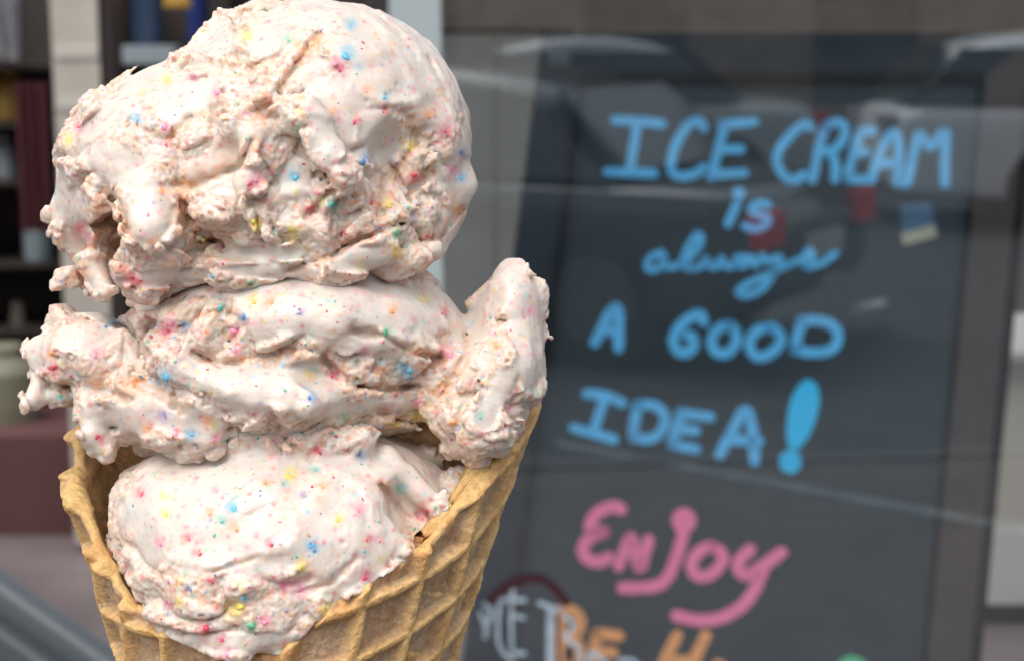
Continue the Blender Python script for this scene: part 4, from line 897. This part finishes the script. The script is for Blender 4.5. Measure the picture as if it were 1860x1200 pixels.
# slanting rails at the bottom left
rail = empty('metal_rail', wp(40, 1400, 1.5) * np.array([1,1,0])); tag(rail, 'dark slate painted double rail slanting down across the bottom left corner', 'rail')
m_rail = mat('slate_rail', (0.075,0.088,0.095), rough=0.35, noise=0.1)
def tube_bar(p0, d0_, p1, d1_, rpx, squash=1.0):
    a, b2 = wp(*p0, d0_), wp(*p1, d1_); ax_ = (b2 - a) / np.linalg.norm(b2 - a); s_ = np.cross(ax_, np.array([0,0,1.])); s_ /= np.linalg.norm(s_); u_ = np.cross(s_, ax_)
    r_ = rpx * d0_ / FPX; mb = MB(); n = 16
    V = [p + r_ * (math.copysign(abs(math.cos(t_)) ** 0.6, math.cos(t_)) * s_ + squash * math.copysign(abs(math.sin(t_)) ** 0.6, math.sin(t_)) * u_) for p in (a, b2) for t_ in [2 * math.pi * k / n for k in range(n)]]
    mb.add(V, [(k, (k+1) % n, n + (k+1) % n, n + k) for k in range(n)] + [tuple(range(n)), tuple(range(n, 2*n))]); return mb
child(tube_bar((-160, 960), 1.55, (460, 1400), 1.5, 30), rail, 'upper_rail', m_rail)
child(tube_bar((-160, 1040), 1.6, (400, 1440), 1.55, 36), rail, 'lower_rail', m_rail)
for px_ in (-100, 420):
    p = wp(px_, 1000 + (px_ + 100) * 0.72, 1.56); mb = MB(); mb.box((p[0]-0.012, p[1], 0), (p[0]+0.012, p[1]+0.02, p[2]-0.005)); child(mb, rail, 'rail_post', m_rail)
simple(ybox(-300, 62, 1182, 1215, 2.2, 0.06, bev=0.004), 'wooden_bench_top', mat('tan_wood', (0.36,0.22,0.13), rough=0.5, noise=0.25), 'corner of a tan wooden surface at the very bottom left', 'bench')

# ------------------------------------------------------------------ the street behind the camera (seen mirrored in the pane)
def gp(px, py, z=ROADZ):                        # ground point of the mirrored street as the pane shows it
    return on_plane(px, py, (0, 0, z), np.array([0, 0, 1.]))
GLASSY = mat('car_glass', (0.02,0.024,0.024), rough=0.08, spec=0.8); TYRE = mat('tyre', (0.02,0.02,0.021), rough=0.8); RIM = mat('alloy', (0.12,0.12,0.125), rough=0.35, metal=0.5)
def make_car(name, label, paint, base, heading, Lc=4.4, Wc=1.8, Hc=1.5, kind='hatch', lampc=(0.5,0.01,0.012), drop=0.0, wo=0.78):
    """base: ground point of the car's middle; heading: unit vector its nose points to"""
    rz = math.atan2(heading[1], heading[0]); e = empty(name, (base[0], base[1], ROADZ), rz); tag(e, label, 'car', 'cars parked across the street')
    pm = paint
    h = Lc / 2; belt = 0.62 * Hc
    low = [(-h,0.32),(-h-0.02,0.55),(-h+0.03,belt-0.02),(-h+0.25,belt),(h*0.42,belt),(h-0.25,belt-0.16),(h-0.02,0.62),(h,0.36),(h-0.15,0.22),(-h+0.15,0.22)]
    def loft(poly, ws):
        mb = MB(); V = []; n = len(poly)
        for (w_, sx, dz) in ws:
            for x, z in poly: V.append((x * sx, w_, z + (dz if z > 0.5 * belt else 0)))
        Fc = [(j*n+i, j*n+(i+1) % n, (j+1)*n+(i+1) % n, (j+1)*n+i) for j in range(len(ws)-1) for i in range(n)]
        Fc += [tuple(range(n)), tuple(range((len(ws)-1)*n, len(ws)*n))]; mb.add(V, Fc); return mb
    W2 = Wc / 2
    loft(low, [(-W2,0.965,-0.04),(-W2*0.95,0.99,-0.005),(-W2*0.6,1,0.02),(0,1.01,0.03),(W2*0.6,1,0.02),(W2*0.95,0.99,-0.005),(W2,0.965,-0.04)]).build('body', pm, e, smooth=True)
    r0, r1, r2, r3 = (-h+0.12, -h+0.55, h*0.12, h*0.48) if kind != 'sedan' else (-h+0.62, -h+1.2, h*0.15, h*0.52)
    mb = MB(); V = []
    for (x, z, wy) in ((r0,belt-0.03,0.93),(r1,Hc-0.05,0.74),((r1+r2)/2,Hc,0.76),(r2,Hc-0.04,0.74),(r3,belt-0.03,0.93)):
        V += [(x, -W2*wy, z - 0.02), (x, -W2*wy*0.8, z + 0.012), (x, W2*wy*0.8, z + 0.012), (x, W2*wy, z - 0.02)]
    Fc = [(j*4+i, j*4+i+1, (j+1)*4+i+1, (j+1)*4+i) for j in range(4) for i in range(3)]
    Fc += [(0,4,8,12,16), (3,19,15,11,7), (0,16,17,18,19,3,2,1)]; mb.add(V, Fc); cb = mb.build('cabin', pm, e, smooth=True)
    for q_ in [cb] + [o_ for o_ in e.children if o_.name.startswith('body')]:
        ms = q_.modifiers.new('round', 'SUBSURF'); ms.levels = ms.render_levels = 2
    def sidewin(s, xa, xb, name):
        mb = MB(); za, zb = belt + 0.02, Hc - 0.13
        def yy(z): f_ = (z - belt) / (Hc - belt); return s * W2 * (0.945 - f_ * 0.19)
        def clampx(x, z):
            f_ = (z - belt) / (Hc - 0.05 - belt); lo = r0 + (r1 - r0) * f_ + 0.10; hi = r3 + (r2 - r3) * f_ - 0.10; return min(max(x, lo), hi)
        q = [(clampx(xa, za), yy(za), za), (clampx(xb, za), yy(za), za), (clampx(xb, zb), yy(zb), zb), (clampx(xa, zb), yy(zb), zb)]
        mb.prism([np.array(p) for p in q], (0, -s * 0.03, 0), (0, s * 0.006, 0)); mb.build(name, GLASSY, e)
    for s in (-1, 1):
        sidewin(s, -9, -0.12 - (0.1 if kind == 'sedan' else 0), 'side_window'); sidewin(s, -0.02, 9, 'side_window')
        for xw in (-h + wo, h - 0.85):
            mb = MB(); mb.lathe([(0.25,-0.11),(0.33,-0.10),(0.33,0.10),(0.25,0.11)], 24, 'y', (0,0,0)); wh = mb.build('wheel', TYRE, e, loc=(xw, s * (W2 - 0.10), 0.33))
            mb = MB(); mb.lathe([(0.21,-0.118),(0.23,0),(0.21,0.118)], 20, 'y'); mb.build('rim', RIM, wh)
        mb = MB(); mb.box((h*0.36, s*W2*0.98 - 0.02, belt), (h*0.36+0.12, s*W2*0.98 + 0.18*s + 0.02, belt+0.13), 0.03) if s > 0 else mb.box((h*0.36, s*W2*0.98 - 0.18, belt), (h*0.36+0.12, s*W2*0.98 + 0.02, belt+0.13), 0.03)
        mb.build('door_mirror', pm, e)
        for xd in (-0.75, 0.25):
            mb = MB(); mb.box((xd, s*W2 - 0.02, belt-0.16), (xd+0.17, s*W2 + 0.02, belt-0.12), 0.005); mb.build('door_handle', TYRE, e)
        mb = MB(); mb.box((-h-0.03, s*W2*0.92 - 0.30*(s>0), belt-0.22-drop), (-h+0.12, s*W2*0.92 + 0.30*(s<0), belt-0.06-drop), 0.02); mb.build('tail_light', mat('tail_red', lampc, rough=0.2), e)
        mb = MB(); mb.box((h-0.22, s*W2*0.9 - 0.22*(s>0), 0.60), (h-0.02, s*W2*0.9 + 0.22*(s<0), 0.74), 0.02); mb.build('headlight', mat('lamp_glass', (0.7,0.72,0.75), rough=0.15), e)
    for (xa, xb, nm) in ((r0, r1, 'rear_window'), (r3, r2, 'windscreen')):
        s = 1 if nm == 'windscreen' else -1; mb = MB(); f0, f1 = 0.1, 0.86
        q = [np.array([xa + (xb-xa)*f_ , y_ * W2 * (0.80 - 0.14 * f_), belt + (Hc - 0.05 - belt) * f_]) for f_, y_ in ((f0,-1),(f0,1),(f1,1),(f1,-1))]
        mb.prism(q, (-s*0.02,0,-0.01), (s*0.012,0,0.012)); mb.build(nm, GLASSY, e)
    mb = MB(); mb.box((-h-0.045,-0.26,0.50),(-h+0.02,0.26,0.61)); mb.build('number_plate', mat('plate', (0.6,0.6,0.55), rough=0.5), e)
    return e
PW = mat('white_paint', (0.88,0.90,0.90), rough=0.25, coat=0.5); PD = mat('dark_paint', (0.05,0.057,0.063), rough=0.18, coat=0.6); PG = mat('silver_paint', (0.42,0.44,0.45), rough=0.25, coat=0.5)
def heading(a_px, b_px):                        # heading from one mirrored ground point to another, brought to the real side
    v = mirror(gp(*b_px)) - mirror(gp(*a_px)); v[2] = 0; return v / np.linalg.norm(v)
make_car('parked_car', 'white car parked across the street, its side mirrored at the right of the shop window', PW, mirror(gp(2085, 398)), heading((1600,398),(2080,398)), Lc=4.6, Hc=1.52, kind='hatch', lampc=(0.4,0.38,0.38), wo=1.25)
make_car('parked_car', 'pale sedan parked across the street, its roof mirrored above the left of the chalkboard', PG, mirror(gp(985, 375)), heading((1045,375),(700,375)), Lc=4.6, Hc=1.47, kind='sedan')
hv = np.array([-math.sin(R(62)), math.cos(R(62)), 0]); rear = np.array([1.50, 9.7, 0]); cv = rear + 2.1 * hv
hr = mirror(cv + hv) - mirror(cv); hr[2] = 0
make_car('parked_car', 'dark car nearest the shop, its red tail lights mirrored under the top line of lettering', PD, mirror(cv), hr / np.linalg.norm(hr), Lc=4.2, Wc=1.8, Hc=1.40, kind='sedan', lampc=(0.9,0.03,0.04), drop=0.05)
# building across the street
ba = mirror(gp(400, 262)); bb = mirror(gp(2400, 262)); bd = (bb - ba); Lb = np.linalg.norm(bd); bd /= Lb; bo = np.array([0, -1, 0.]) 
opp = empty('street_building', ((ba[0]+bb[0])/2, (ba[1]+bb[1])/2, ROADZ)); tag(opp, 'brown brick building across the street, mirrored along the top of the shop window', 'building'); OO = np.array(opp.location)
def opart(mb, name, m): mb.V = [tuple(np.array(v) - OO) for v in mb.V]; return mb.build(name, m, opp)
def obx(u0, u1, z0, z1, d0_, d1_):
    mb = MB(); nrm = np.array([-bd[1], bd[0], 0]); nrm = nrm if nrm[1] > 0 else -nrm
    P = [ba + bd * u + nrm * d_ + np.array([0,0,z - ba[2]]) for z in (z0, z1) for u, d_ in ((u0,d0_),(u1,d0_),(u1,d1_),(u0,d1_))]
    mb.add(P, [(0,3,2,1),(4,5,6,7),(0,1,5,4),(1,2,6,5),(2,3,7,6),(3,0,4,7)]); return mb
m_brick = mat('brown_brick', (0.30,0.22,0.16), rough=0.85, noise=0.3, nscale=2)
opart(obx(-8, Lb + 8, ROADZ, 7.5, -4, 0), 'wall', m_brick)
opart(obx(-8, Lb + 8, 7.5, 7.9, -4.1, 0.25), 'cornice', mat('cornice', (0.4,0.37,0.33)))
uu = -7
while uu < Lb + 6:
    opart(obx(uu, uu + 1.3, 0.4, 2.6, -0.02, 0.03), 'window', GLASSY); opart(obx(uu, uu + 1.1, 4.0, 5.8, -0.02, 0.03), 'window', GLASSY); uu += 2.9
